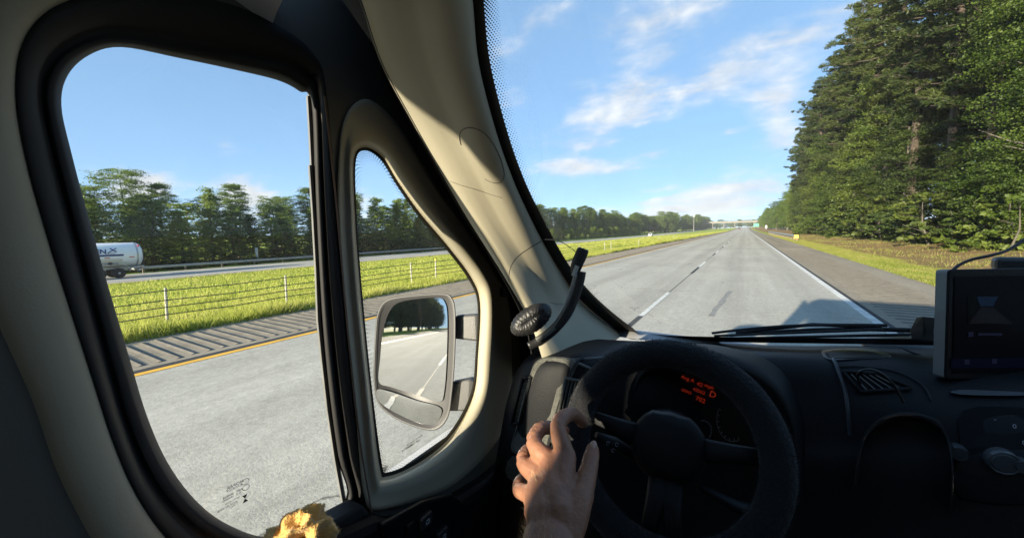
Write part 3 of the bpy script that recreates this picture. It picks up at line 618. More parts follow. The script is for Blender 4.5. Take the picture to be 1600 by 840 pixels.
sign('marker_sign', -62.2, 29.2, .7, 1.5, .9, M_white, 'small white marker behind the opposite guardrail')
pl = empty('light_pole', (-46, 440, gz(-46, 440))); tag(pl, 'tall bare grey pole beside the far bend', 'pole')
MB().tube([(0, 0, -.5), (0, 0, 16)], [.3, .16], 8).build('mast', M_steel, pl); MB().box((0, 0, 15.8), (1.8, .3, .3)).build('crossarm', M_steel, pl)
def car(name, x, y, rz, col, label, group, h=1.55, tall=False):
    e = empty(name, (x, y, gz(x, y)+.015), rz); tag(e, label, 'car', group); m = mat('car_'+col[0], col[1], .3); gm = mat('car_glass', (.02, .025, .03), .1); L_, W_ = 4.6, 1.85
    sec = [(-2.3, .35, .75), (-2.2, .3, .95), (-1.6, .28, h if tall else 1.0), (-.9, .28, h), (.5, .28, h), (1.1, .28, 1.02), (2.15, .3, .85), (2.3, .4, .7)]
    R = []
    for yy, z0, z1 in sec:
        wt = W_/2*(.82 if z1 > 1.2 else .97); R.append([(-W_/2, yy, z0), (-W_/2, yy, min(z1, .95)), (-wt, yy, z1), (wt, yy, z1), (W_/2, yy, min(z1, .95)), (W_/2, yy, z0)])
    MB().rings(R, True, True, True).build('body', m, e, bevel=.06)
    MB().add([(-.74, 1.1, 1.06), (.74, 1.1, 1.06), (.68, .56, h-.08), (-.68, .56, h-.08)], [(0, 1, 2, 3)]).build('windscreen', gm, e, solid=.02)
    yb = -2.28 if not tall else -1.95
    MB().add([(-.7, -1.72 if tall else -1.55, 1.1), (.7, -1.72 if tall else -1.55, 1.1), (.66, -1.63 if tall else -.98, h-.1), (-.66, -1.63 if tall else -.98, h-.1)], [(0, 1, 2, 3)]).build('rear_window', gm, e, solid=.03)
    for sx in (-1, 1):
        MB().add([(sx*.93, -1.3, 1.0), (sx*.93, .9, 1.0), (sx*.80, .45, h-.08), (sx*.80, -.9, h-.08)], [(0, 1, 2, 3)]).build('side_window', gm, e, solid=.02)
        MB().box((sx*.72, -2.3, .8), (.3, .06, .16)).build('tail_lamp', M_red, e); MB().box((sx*.7, 2.28, .72), (.34, .08, .14)).build('headlight', M_white, e)
        for yy in (-1.45, 1.45): MB().cyl((sx*.68, yy, .33), (sx*.95, yy, .33), .33, 16).build('wheel', M_tyre, e)
    return e
car('oncoming_car', -50.5, 250, math.pi, ('white', (.75, .75, .75)), 'white car coming towards us on the opposite road', 'distant cars', 1.9, True)
car('leading_car', -3.9, 330, 0, ('charcoal', (.03, .03, .035)), 'dark car far ahead in the passing lane', 'distant cars')

# ---- the air: thin summer haze over the whole place
hz = MB().box((0, 1900, 22), (1790, 4650, 54)).build('haze', None, None)
hm = bpy.data.materials.new('thin_haze'); hm.use_nodes = True; hm.node_tree.nodes.clear(); ho = hm.node_tree.nodes.new('ShaderNodeOutputMaterial'); hv_n = hm.node_tree.nodes.new('ShaderNodeVolumePrincipled')
hv_n.inputs['Color'].default_value = (.86, .91, 1, 1); hv_n.inputs['Density'].default_value = .0002; hv_n.inputs['Anisotropy'].default_value = 0.0; hm.node_tree.links.new(hv_n.outputs[0], ho.inputs['Volume'])
hz.data.materials.append(hm); hz['kind'] = 'stuff'; hz['label'] = 'thin pale haze over the far trees and road'; hz['category'] = 'haze'

# ================================================================== THE VAN
M_cream = mat('cream_trim_plastic', (.42, .385, .285), .62, noise=(2.5, .06), bump=(320, .12, .002)); M_taupe = mat('taupe_door_plastic', (.10, .094, .08), .62, noise=(3, .07), bump=(320, .12, .002))
M_black = mat('black_rubber', (.012, .012, .013), .7, bump=(90, .1, .002)); M_dash = mat('dark_dash_plastic', (.0042, .0046, .0058), .55, spec=.24, noise=(4, .1), bump=(420, .35, .003))
M_grain = mat('coarse_grained_plastic', (.095, .095, .08), .45, noise=(60, .3), bump=(300, .9, .006)); M_gloss = mat('black_gloss_plastic', (.006, .006, .007), .4, spec=.3)
M_body = mat('van_paint', (.62, .63, .64), .3); M_in = mat('cab_lining', (.10, .098, .09), .8, noise=(3, .1)); M_grey = mat('grey_guide_channel', (.12, .12, .115), .55, noise=(20, .2))
M_brown = mat('rusty_guide_edge', (.13, .075, .045), .6, noise=(12, .3)); M_frit = mat('black_ceramic_print', (.006, .006, .006), .5)
G_side = glass_mat('side_glass', (.93, .955, .94)); G_wind = glass_mat('windscreen_glass', (.93, .955, .945), dust=.55)
van = empty('van', (.42, .6, 0)); tag(van, 'cab of the van we ride in, cream pillars and dark dashboard', 'van')
VL = Vector(van.location)
def vb(mb, name, m, parent=None, **k):
    """build a part of the van whose vertices are given in world coordinates"""
    par = parent or van
    o = mb.build(name, m, None, **k); o.parent = par
    mw = Matrix.Translation(VL) if par is van else par.get('_w') and Matrix.Translation(VL)
    o.matrix_parent_inverse = Matrix.Translation(-VL)
    return o
def sub(mb, name, m, part, **k):
    o = mb.build(name, m, None, **k); o.parent = part       # parts sit at the world origin through their parent inverse, so children share it
    return o
def px_ring(keys, X, n=6, closed=True):
    return [at(u, v, X=X) for u, v in crom(keys, n, closed)]

# ---- door: pane, seals, divider, quarter light
Gk = [(190, 74), (140, 86), (106, 118), (96, 165), (112, 240), (140, 345), (170, 450), (204, 565), (230, 650), (262, 722), (305, 780), (355, 818), (420, 838), (482, 811), (541, 777),
      (526, 712), (513, 620), (503, 520), (497, 420), (491, 300), (485, 160), (468, 143), (435, 126), (370, 110), (280, 91)]
S1k = [(186, 56), (124, 68), (82, 100), (68, 150), (85, 240), (113, 350), (141, 458), (172, 576), (199, 666), (233, 745), (282, 808), (340, 848), (420, 868), (495, 835), (553, 792),
       (541, 712), (528, 620), (517, 520), (509, 420), (503, 300), (497, 140), (478, 118), (440, 95), (372, 84), (280, 70)]
S2k = [(160, -12), (80, 16), (36, 70), (26, 150), (42, 250), (77, 375), (109, 476), (146, 592), (178, 690), (214, 772), (264, 842), (325, 886), (415, 910), (515, 872), (584, 812),
       (566, 712), (553, 620), (543, 520), (534, 420), (524, 300), (508, 130), (489, 85), (450, 50), (372, 12), (280, -8)]
Qk = [(570, 235), (556, 252), (557, 330), (563, 420), (572, 520), (584, 630), (597, 725), (606, 737), (650, 718), (700, 678), (735, 615), (743, 550), (746, 475), (733, 438), (700, 393), (655, 340), (620, 290), (595, 250)]
Q1k = [(569, 227), (551, 247), (552, 330), (558, 420), (567, 520), (579, 632), (591, 734), (604, 748), (654, 727), (706, 685), (742, 620), (750, 552), (753, 473), (739, 433), (705, 387), (660, 333), (625, 283), (599, 242)]
Q2k = [(568, 212), (547, 236), (548, 330), (553, 420), (562, 520), (574, 636), (586, 745), (602, 760), (662, 738), (718, 695), (756, 630), (766, 558), (768, 466), (754, 422), (718, 374), (672, 318), (636, 268), (605, 228)]
Q3k = [(568, 154), (536, 192), (527, 300), (533, 420), (542, 520), (555, 642), (568, 770), (592, 797), (694, 766), (764, 706), (797, 642), (800, 560), (794, 466), (772, 424), (733, 362), (688, 300), (646, 231), (608, 178)]
XG, XP = -0.668, -0.638
door = vb(MB(), 'door', None)
door.data.materials.clear()
def plate(outer, holes, X, thick, m, name, parent, bev=.006):
    c = bpy.data.curves.new('tmp', 'CURVE'); c.dimensions = '2D'; c.fill_mode = 'BOTH'; c.extrude = thick/2-bev; c.bevel_depth = bev; c.bevel_resolution = 2
    for ring_ in [outer]+holes:
        sp = c.splines.new('POLY'); sp.points.add(len(ring_)-1); sp.use_cyclic_u = True
        for q, p in zip(sp.points, ring_): q.co = (p.y, p.z, 0, 1)
    t = bpy.data.objects.new('tmp', c); COL.objects.link(t); me = bpy.data.meshes.new_from_object(t.evaluated_get(bpy.context.evaluated_depsgraph_get())); bpy.data.objects.remove(t)
    me.transform(Matrix(((0, 0, 1, X-thick/2), (1, 0, 0, 0), (0, 1, 0, 0), (0, 0, 0, 1)))); me.materials.clear()
    return me
outer = [at(u, v, X=XP) for u, v in ((-330, -330), (-200, -500), (200, -420), (480, -230), (560, -60), (590, 30), (622, 130), (660, 215), (705, 298), (748, 372), (790, 440), (806, 480), (812, 560), (810, 660), (800, 740), (775, 860), (740, 1050), (300, 1500), (-250, 1100), (-300, 300))]
outer = [Vector(p) for p in crom(outer, 4, True)]
me = plate(outer, [px_ring(S2k, XP), px_ring(Q3k, XP)], XP, .05, M_taupe, 'door', van)
door.data = me; me.materials.append(M_taupe); me.polygons.foreach_set('use_smooth', [False]*len(me.polygons))
k = door.modifiers.new('n', 'WEIGHTED_NORMAL')
def lofted(keys_x, name, m, n=6, **k):
    return sub(MB().rings([px_ring(kk, X, n) for kk, X in keys_x]), name, m, door, smooth=True, **k)
def mixk(a, b, t): return [(p[0]+(q[0]-p[0])*t, p[1]+(q[1]-p[1])*t) for p, q in zip(a, b)]
lofted([(Gk, XG-.012), (mixk(Gk, S1k, .35), XG+.012), (mixk(Gk, S1k, .8), XG+.016), (S1k, XG+.004), (mixk(S1k, S2k, .25), XG+.02), (mixk(S1k, S2k, .7), XP+.003), (S2k, XP+.004), (mixk(S2k, S1k, -.1), XP-.02)], 'window_seal', M_black, 5)
pane = px_ring(S1k, XG-.006); sub(MB().add(pane, [tuple(range(len(pane)))]), 'window_pane', G_side, door)
pane = px_ring(Q2k, XG-.008); sub(MB().add(pane, [tuple(range(len(pane)))]), 'quarter_pane', G_side, door)
lofted([(Qk, XG-.004), (Q1k, XG-.0035), (Q2k, XG-.002)], 'quarter_frit', M_frit, 6)
lofted([(mixk(Qk, Q1k, .6), XG-.002), (Q1k, XG+.002), (mixk(Q1k, Q2k, .25), XG+.03), (Q2k, XG+.045), (mixk(Q2k, Q3k, .35), XP+.003), (mixk(Q2k, Q3k, .75), XP+.008), (mixk(Q2k, Q3k, .97), XP+.006), (mixk(Q2k, Q3k, 1.02), XP-.012)], 'quarter_trim', M_cream, 6)
# printed dots fading in from the quarter light's edge
def dots(keysA, keysB, mk, rows, n, r0, name, parent, loc):
    mb = MB(); A, B = crom(keysA, n, True), crom(keysB, n, True)
    for i in range(len(A)):
        for j in range(rows):
            t = (j+.5*(i % 2))/rows; p = mk(A[i][0]+(B[i][0]-A[i][0])*t, A[i][1]+(B[i][1]-A[i][1])*t); r = r0*(1-t*.75)
            mb.add([p+Vector((0, r*math.cos(a), r*math.sin(a))) for a in (0, 1.05, 2.1, 3.14, 4.19, 5.24)], [tuple(range(6))])
    o = sub(mb, name, M_frit, parent); return o
Qin = [(p[0]+(655-p[0])*.11, p[1]+(520-p[1])*.075) for p in Qk]
dots(Qk, Qin, lambda u, v: at(u, v, X=XG-.0045), 4, 16, .0013, 'quarter_dots', door, None)
# window guide channel and divider details
def post(us, X0, X1, m, name, w):
    R = [[at(u, v, X=X0), at(u+w*.3, v, X=X1), at(u+w*.8, v, X=X1), at(u+w, v, X=X0)] for u, v in us]
    return sub(MB().rings(R, closed=False), name, m, door, smooth=False)
post([(478, 150), (481, 200), (484, 262)], XG-.02, XG-.004, M_grey, 'guide_channel', 9); post([(481, 258), (486, 330), (491, 420), (494, 500), (500, 560), (509, 640), (521, 720), (533, 785)], XG-.02, XG+.0, M_grey, 'guide_channel', 9)
post([(505, 150), (521, 300), (532, 420), (541, 520), (551, 620), (563, 712), (578, 800)], XP-.004, XP+.008, M_brown, 'trim_edge', 5)
# lower door panel, window ledge and switches
def slab(pts, X0, X1, m, name, parent, bevel=.006):
    R = [[at(u, v, X=X0) for u, v in pts], [at(u, v, X=X0)+Vector((X1-X0, 0, 0)) for u, v in pts]]
    return sub(MB().rings(R, True, True, True), name, m, parent, bevel=bevel)
slab([(500, 815), (560, 792), (590, 800), (650, 792), (740, 740), (800, 690), (812, 740), (790, 900), (700, 1100), (420, 1100), (430, 870)], XP-.02, XP+.045, M_dash, 'armrest_panel', door, .02)
slab([(420, 850), (500, 800), (545, 776), (556, 790), (500, 822), (440, 862)], XG+.004, XP+.02, M_black, 'window_ledge', door, .006)
slab([(590, 815), (655, 780), (700, 768), (745, 800), (760, 900), (620, 930)], XP+.045, XP+.056, M_gloss, 'switch_plate', door, .008)
for (u, v) in ((664, 812), (690, 835)):
    c = at(u, v, X=XP+.06); sub(MB().box(c, (.014, .036, .028)), 'window_switch', mat('switch_black', (.02, .02, .022), .4), door, bevel=.004)
    d = c+Vector((.0085, 0, 0)); mbs = MB(); mbs.box(d+Vector((0, 0, -.004)), (.001, .010, .0012)); mbs.box(d+Vector((0, .0045, 0)), (.001, .0012, .008)); mbs.box(d+Vector((0, -.0045, 0)), (.001, .0012, .005)); mbs.box(d+Vector((0, .001, .004)), (.001, .008, .0012))
    sub(mbs, 'switch_symbol', mat('pale_symbol', (.5, .55, .6), .5), door)
sub(MB().box(at(640, 822, X=XP+.058), (.01, .02, .018)), 'lock_switch', M_dash, door, bevel=.003)
hk = at(786, 456, X=XP+.012); sub(MB().box(hk, (.02, .016, .03)), 'trim_clip', M_black, door, bevel=.004)
# etched marks on the panes (seen from inside, so mirrored)
def etch(lines, u0, v0, X, m, parent, tilt=0.0):
    for (s_, u, v, hpx) in lines:
        p = at(u, v, X=X); zc = (p-CAM).dot(FW); ftext(s_, hpx*zc/F*1.05, m, 'glass_print', parent, axes(p, (0, -1, 0), (0, 0, 1), (-1, 0, 0)), .0001, .0, shear=0)
M_print = mat('glass_print_black', (.03, .035, .03), .6)
etch([('MOPAR.', 381, 752, 6.5), ('FLAT-O-LITE', 378, 757, 3.5), ('AIM   004838', 379, 764, 4.6), ('M-16   TEMPERED', 377, 769, 3.2), ('SAFETY GLASS', 375, 776, 3), ('DOT M1-0008', 371, 784, 4.2), ('43R', 368, 789, 3)], 0, 0, XG-.0045, M_print, door)
mb = MB(); c = at(377, 764, X=XG-.0045)
for (du, dv, r) in ((0, -5, .0045), (1, 4, .0042)):
    p = at(379+du, 759+dv, X=XG-.0045)+Vector((0, .004, 0)); mb.tube([p+Vector((0, r*1.2*math.cos(a), r*math.sin(a))) for a in np.linspace(0, 6.283, 17)], .0004, 4)
p = at(383, 778, X=XG-.0045); mb.add([p+Vector((0, -.004, .006)), p+Vector((0, .004, .006)), p], [(0, 1, 2)]); mb.add([p+Vector((0, -.004, -.006)), p+Vector((0, .004, -.006)), p], [(0, 1, 2)])
sub(mb, 'glass_print', M_print, door)
etch([('AIM 004838 M16', 656, 688, 5), ('SAFETY', 645, 695, 4), ('DOT M1-0008 43R', 660, 681, 4)], 0, 0, XG-.0105, M_print, door)

# ---- B pillar behind the window, door-gap seal, A pillar
S3k = [(150, -80), (20, -60), (-50, 20), (-70, 140), (-60, 260), (-30, 390), (10, 500), (62, 620), (100, 730), (150, 830), (205, 920), (270, 1000), (400, 1050), (560, 1000)]
bp_rows = [(S2k[i], S3k[j]) for i, j in ((0, 0), (1, 1), (2, 2), (3, 3), (4, 4), (5, 5), (6, 6), (7, 7), (8, 8), (9, 9), (10, 10), (11, 11))]
A_ = crom([a for a, b in bp_rows], 5); B_ = crom([b for a, b in bp_rows], 5)
R = [[at(*(a+(b-a)*t), X=x) for t, x in ((.02, XP+.002), (.14, XP+.010), (.34, XP+.014), (.62, XP+.014), (1.0, XP+.008), (1.5, XP-.02))] for a, b in zip(A_, B_)]
vb(MB().rings(R, closed=False), 'pillar_trim', M_cream, smooth=True)
Lk_ = [(540, -70), (568, 0), (600, 98), (648, 190), (690, 264), (734, 340), (790, 428), (832, 500), (856, 560)]
Dk_ = [(520, -70), (552, 0), (585, 98), (624, 190), (668, 270), (716, 350), (775, 440), (800, 520), (800, 640)]
Rk_ = [(738, -60), (744, 0), (752, 90), (776, 190), (803, 270), (834, 340), (872, 412), (910, 468), (975, 520)]
def wsp(u, v, off=0.0):                                # point on the raked windscreen plane
    d = RT*((u-800)/F) - UP*((v-420)/F) + FW; n = Vector((0, 1, 1.5)); n.normalize(); p0 = Vector((0, 1.42, 1.385)); k = (p0-CAM).dot(n)/d.dot(n); return CAM+d*k - n*off
YL = [.30, .335, .415, .515, .595, .685, .79, .87, .90]
LL, RR_ = crom([(*p, y) for p, y in zip(Lk_, YL)], 6), crom(Rk_, 6)
rows = []
for i, (l, r) in enumerate(zip(LL, RR_)):
    P0 = at(l[0], l[1], Y=l[2]); P1 = wsp(r[0], r[1], .012); mid = P0.lerp(P1, .5); n = (CAM-mid).normalized()*(.035)
    wv_ = .004*math.sin(i*.55)
    row = []
    for t, b in ((-.06, -.9), (0, -.15), (.06, .25), (.16, .45), (.3, .55), (.42, .5), (.5, .62), (.62, .95), (.76, 1.0), (.88, .75), (.97, .35), (1.0, 0), (1.01, -.5)):
        row.append(P0.lerp(P1, t)+n*(b+(wv_*8 if .2 < t < .5 else 0)))
    rows.append(row)
ap = vb(MB().rings(rows, closed=False), 'pillar_trim', M_cream, smooth=True)
ap['label'] = 'cream windscreen pillar trim'
# pillar seams: airbag cover arc, joint line
def on_pillar(i, t):
    r = rows[min(max(int(i), 0), len(rows)-1)]; r2 = rows[min(int(i)+1, len(rows)-1)]; f_ = i-int(i); j = t*(len(r)-1); a = int(j); b = min(a+1, len(r)-1)
    q1 = r[a].lerp(r[b], j-a); q2 = r2[a].lerp(r2[b], j-a); p = q1.lerp(q2, f_); return p+(CAM-p).normalized()*.0006
M_seam = mat('seam_shadow_gap', (.10, .092, .07), .8)
sub(MB().tube([on_pillar(19.5+4.2*(1-math.cos(a))*.8-1.2, .62+.17*math.sin(a)) for a in np.linspace(-1.2, 3.6, 26)], .0007, 5), 'airbag_cover_seam', M_seam, ap)
sub(MB().tube([on_pillar(25.5+1.5*t, .12+.5*t) for t in np.linspace(0, 1, 12)], .0006, 5), 'trim_joint', M_seam, ap)
sub(MB().tube([on_pillar(40.5+2.0*t, .42+.4*t) for t in np.linspace(0, 1, 12)], .0006, 5), 'trim_joint', M_seam, ap)
# black weatherstrip between door and pillar
dd = crom([(*p, y-.015) for p, y in zip(Dk_, YL)], 6)
R = [[at(d[0]-9, d[1]+2, X=XP-.045), at(d[0]-6, d[1], X=XP-.008), at(d[0]+10, d[1], X=XP-.0), at((d[0]+l[0])/2, (d[1]+l[1])/2, X=XP-.012), P-Vector((.01, 0, 0)), P+Vector((0, .05, 0))] for d, l, P in [(d, l, at(l[0]+4, l[1], Y=l[2]+.012)) for d, l in zip(dd, LL)]]
vb(MB().rings(R, closed=False), 'door_weatherstrip', M_black, smooth=True)

# ---- windscreen
ws = vb(MB().add([wsp(300, -400), wsp(2400, -400), wsp(2400, 545), wsp(700, 545)], [(0, 1, 2, 3)]), 'windscreen', G_wind)
z0, z1 = 1.385, 2.10; yof = lambda z: 1.42-1.5*(z-1.385)
me = MB().add([(-.60, yof(z0), z0), (1.44, yof(z0), z0), (1.32, yof(z1), z1), (-.50, yof(z1), z1)], [(0, 1, 2, 3)]).mesh('windscreen'); me.materials.append(G_wind); ws.data = me
F1 = [(p[0]-6, p[1]) for p in Rk_]+[(1010, 530), (1150, 533), (1480, 538), (1900, 550)]
F2 = [(752, -60), (757, 0), (766, 92), (790, 192), (817, 272), (849, 340), (888, 410), (928, 460), (985, 508)]+[(1015, 520), (1150, 525), (1480, 528), (1900, 538)]
a, b = crom(F1, 6), crom(F2, 6)
sub(MB().rings([[wsp(*p, .003), wsp(*q, .003)] for p, q in zip(a, b)], closed=False), 'frit_band', M_frit, ws)
mb = MB(); n_ = Vector((0, 1, 1.5)).normalized(); e2 = n_.cross(Vector((1, 0, 0)))
dense = crom(F2[:9], 26); hw = crom([(26,), (26,), (24,), (18,), (17,), (12,), (7,), (3,), (2,)], 26)
for i, p in enumerate(dense):
    w = hw[i][0]; rows_ = max(1, int(w/4.6))
    for j in range(rows_):
        t = (j+.5*(i % 2)); c = wsp(p[0]+t*4.6+1, p[1]-t*1.2, .003); r = .0016*(1-.72*t/max(rows_, 1))
        mb.add([c+Vector((1, 0, 0))*(r*math.cos(q))+e2*(r*math.sin(q)) for q in (0, 1.05, 2.1, 3.14, 4.19, 5.24)], [tuple(range(6))])
sub(mb, 'frit_dots', M_frit, ws)

# ---- outer shell of the van: closes the cab and throws the shadow on the road
def shell_ring(y, w, zr, zl, n=6):                     # half-width, roof height, sill height
    cx = .42; r = .16; pts = [(-w, zl), (-w*1.0, zr-.55)]
    for k in range(n+1): a = math.pi/2*k/n; pts.append((-w+.10+r-(r)*math.cos(a)-.0, zr-r+r*math.sin(a)))
    L_ = pts; return [(cx+x, y, z) for x, z in L_]+[(cx-x, y, z) for x, z in reversed(L_)]
M_roof = mat('cab_headliner', (.16, .155, .14), .9, noise=(3, .08))
mb = MB()
secs = [(-4.6, 1.03, 2.62), (-2.0, 1.03, 2.68), (-.45, 1.03, 2.64), (-.15, 1.03, 2.54), (.12, 1.02, 2.34), (.35, 1.0, 2.13)]
top_ = []
for y, w, zr in secs:
    w += .09; zs = min(2.3, zr-.06) if y < -.1 else 2.06; row = [(.42-w, y, zs)]+[(.42-w+.10*(1-math.cos(math.pi/2*k/6))+.08*k/6, y, zs+(zr-zs)*math.sin(math.pi/2*k/6)) for k in range(1, 7)]
    top_.append(row+[(.84-x, yy, z) for x, yy, z in reversed(row)])
vb(MB().rings(top_, closed=False), 'roof', M_body, smooth=True, solid=.03)
Xs = -.70
side_ = MB()                                           # left side behind the cab, with openings added to let the sun in
SUN_WINS = [(-1.05, -.16, 1.38, 2.26), (-2.28, -1.75, 1.87, 2.03)]          # added out-of-view windows, placed to let sun reach pillar, hand and cloth: (y0, y1, z0, z1)
edges = [-4.6]+[y for w in reversed(SUN_WINS) for y in w[:2]]+[.02]
for ya, yb in zip(edges[::2], edges[1::2]): side_.box((Xs-.012, (ya+yb)/2, 1.345), (.02, yb-ya, 1.99))
for (ya, yb, za, zb) in SUN_WINS: side_.box((Xs-.012, (ya+yb)/2, (.35+za)/2), (.02, yb-ya, za-.35)); side_.box((Xs-.012, (ya+yb)/2, (zb+2.34)/2), (.02, yb-ya, 2.34-zb))
side_.box((Xs-.012, .51, .765), (.02, .98, .83))
sd = vb(side_, 'side_wall', M_body)
for (ya, yb, za, zb) in SUN_WINS: sub(MB().add([(Xs-.012, ya, za), (Xs-.012, yb, za), (Xs-.012, yb, zb), (Xs-.012, ya, zb)], [(0, 1, 2, 3)]), 'side_window', G_side, sd)  # panes of the added windows that pass sun into the cab
side_ = MB().box((.42+1.1, -2.0, 1.34), (.02, 5.2, 2.0)); side_.box((.42+1.03, 1.0, .78), (.02, .8, .86)); sr_ = vb(side_, 'side_wall', M_body)
sub(MB().add([(1.45, .6, 1.2), (1.45, 1.2, 1.2), (1.40, .62, 2.1), (1.40, .58, 2.1)], [(0, 1, 2, 3)]), 'side_window', G_side, sr_)
vb(MB().box((.42, -4.6, 1.35), (2.2, .03, 2.1)), 'rear_wall', M_body); vb(MB().box((.42, -1.3, .36), (2.04, 6.6, .05)), 'cab_floor', mat('floor_mat', (.03, .03, .03), .9))
vb(MB().box((.42, -3.2, 1.22), (1.98, .04, 1.7)).box((.42, -3.2, 2.3), (1.8, .04, .56)), 'bulkhead', M_in)
vb(MB().box((-.683, -.04, 1.5), (.03, .18, 1.2)), 'door_pillar_core', M_in)
# bonnet and cowl
hood = [[(.42+x*w, y, z+.03*(1-x*x)) for x in (-1, -.8, -.4, 0, .4, .8, 1)] for y, z, w in ((1.46, 1.30, .98), (1.62, 1.24, .97), (1.95, 1.10, .95), (2.2, .92, .9), (2.28, .6, .88), (2.2, .3, .86))]
vb(MB().rings(hood, closed=False), 'bonnet', M_body, smooth=True, solid=.02)
cow = [[(.42+x, y, z) for x in np.linspace(-.95, .98, 9)] for y, z in ((1.40, 1.355), (1.44, 1.372), (1.50, 1.362), (1.53, 1.33))]
vb(MB().rings(cow, closed=False), 'scuttle_panel', mat('grey_scuttle', (.30, .30, .30), .5, noise=(8, .1)), smooth=True)
for sx in (-1, 1):
    for y in (1.35, -3.0):
        w = vb(MB().cyl((.42+sx*.78, y, .35), (.42+sx*1.0, y, .35), .35, 20), 'wheel', M_tyre)
# wipers
def wiper(p, q, nm='wiper'):
    P, Q = [wsp(u, v, -.02) for u, v in (p, q)]; n = -Vector((0, 1, 1.5)).normalized()
    o = vb(MB().tube([P.lerp(Q, t)+n*(-.012*math.sin(math.pi*t)) for t in np.linspace(0, 1, 9)], .0042, 6), nm, M_black)
    R_ = MB(); R_.tube([P.lerp(Q, .02)+n*.010, Q.lerp(P, .02)+n*.010], .004, 5); sub(R_, 'blade', M_black, o); return o
o = wiper((1112, 529), (1388, 520)); sub(MB().tube([wsp(1150, 533, -.03), wsp(1270, 525, -.035), wsp(1380, 528, -.03)], .005, 6), 'wiper_arm', M_black, o)
o = wiper((1140, 533), (1460, 528)); sub(MB().tube([wsp(1320, 528, -.028), wsp(1460, 535, -.03)], .006, 6), 'wiper_arm', M_black, o)

# ---- dashboard: one smooth moulded surface
cols = [
 [(815, 566, 1.03), (812, 572, 1.0), (806, 582, .985), (792, 625, .97), (780, 690, .96), (770, 760, .95), (765, 900, .95), (770, 1200, .8)],
 [(838, 549, 1.02), (834, 557, .985), (829, 568, .955), (812, 612, .935), (795, 690, .925), (786, 738, .92), (784, 900, .92), (790, 1200, .8)],
 [(900, 530, 1.20), (893, 545, 1.07), (886, 561, .965), (868, 606, .93), (846, 690, .915), (836, 740, .91), (830, 900, .91), (840, 1200, .8)],
 [(985, 532, 1.36), (985, 546, 1.18), (985, 561, 1.02), (980, 605, .97), (970, 690, .945), (960, 740, .935), (950, 900, .92), (950, 1200, .8)],
 [(1120, 536, 1.43), (1120, 546, 1.28), (1120, 557, 1.12), (1120, 615, 1.05), (1120, 690, 1.02), (1120, 740, 1.0), (1120, 900, .95), (1120, 1300, .8)],
 [(1240, 540, 1.43), (1240, 549, 1.30), (1240, 560, 1.15), (1250, 620, 1.10), (1256, 690, 1.06), (1260, 740, 1.03), (1260, 900, .98), (1260, 1300, .8)],
 [(1330, 540, 1.43), (1330, 548, 1.30), (1330, 566, 1.16), (1335, 620, 1.10), (1340, 690, 1.06), (1345, 740, 1.03), (1350, 900, .98), (1350, 1300, .8)],
 [(1440, 542, 1.43), (1440, 553, 1.30), (1440, 578, 1.17), (1440, 628, 1.10), (1440, 690, 1.06), (1440, 740, 1.03), (1440, 900, .98), (1440, 1300, .8)],
 [(1600, 545, 1.43), (1600, 560, 1.30), (1600, 592, 1.17), (1600, 640, 1.10), (1600, 690, 1.06), (1600, 740, 1.03), (1600, 900, .98), (1600, 1300, .8)],
 [(1900, 550, 1.43), (1900, 575, 1.30), (1900, 610, 1.17), (1900, 670, 1.10), (1900, 720, 1.06), (1900, 770, 1.03), (1900, 950, .98), (1900, 1400, .8)]]
cols = [[(u, v, y*(.925, .925, .93, .96, 1, 1, 1, 1, 1, 1)[i]) for u, v, y in c] for i, c in enumerate(cols)]
fine = [crom(c, 5) for c in cols]; dash_rows = []
for j in range(len(fine[0])):
    dash_rows.append([at(p[0], p[1], Y=p[2]) for p in crom([c[j] for c in fine], 6)])
dash = vb(MB().rings(dash_rows, closed=False), 'dashboard', M_dash, smooth=True)
from mathutils.bvhtree import BVHTree
_n = len(dash_rows[0]); _bvh = BVHTree.FromPolygons([p for r in dash_rows for p in r], [(i*_n+j, i*_n+j+1, (i+1)*_n+j+1, (i+1)*_n+j) for i in range(len(dash_rows)-1) for j in range(_n-1)])
def onD(u, v, off=.0):                                 # point of the dash surface seen at (u, v), raised by off towards the cab
    d = pdir(u, v); h = _bvh.ray_cast(CAM, d)[0]
    if h is None: h = at(u, v, Y=1.2)
    return h - d*off
def panel(pts, off0, off1, m, name, part=None, n=4, bevel=.0, inset=.1):
    """raised pad on the dash whose outline is given in photograph coordinates"""
    o_ = crom(pts, n, True); cu = sum(p[0] for p in o_)/len(o_); cv = sum(p[1] for p in o_)/len(o_)
    ins = [((p[0]-cu)*(1-inset)+cu, (p[1]-cv)*(1-inset)+cv) for p in o_]
    mb = MB().rings([[onD(*p, off0) for p in o_], [onD(*p, off1*.7) for p in mixk(o_, ins, .35)], [onD(*p, off1) for p in ins]], True, False, True)
    return (sub(mb, name, m, part, smooth=False) if part else vb(mb, name, m))
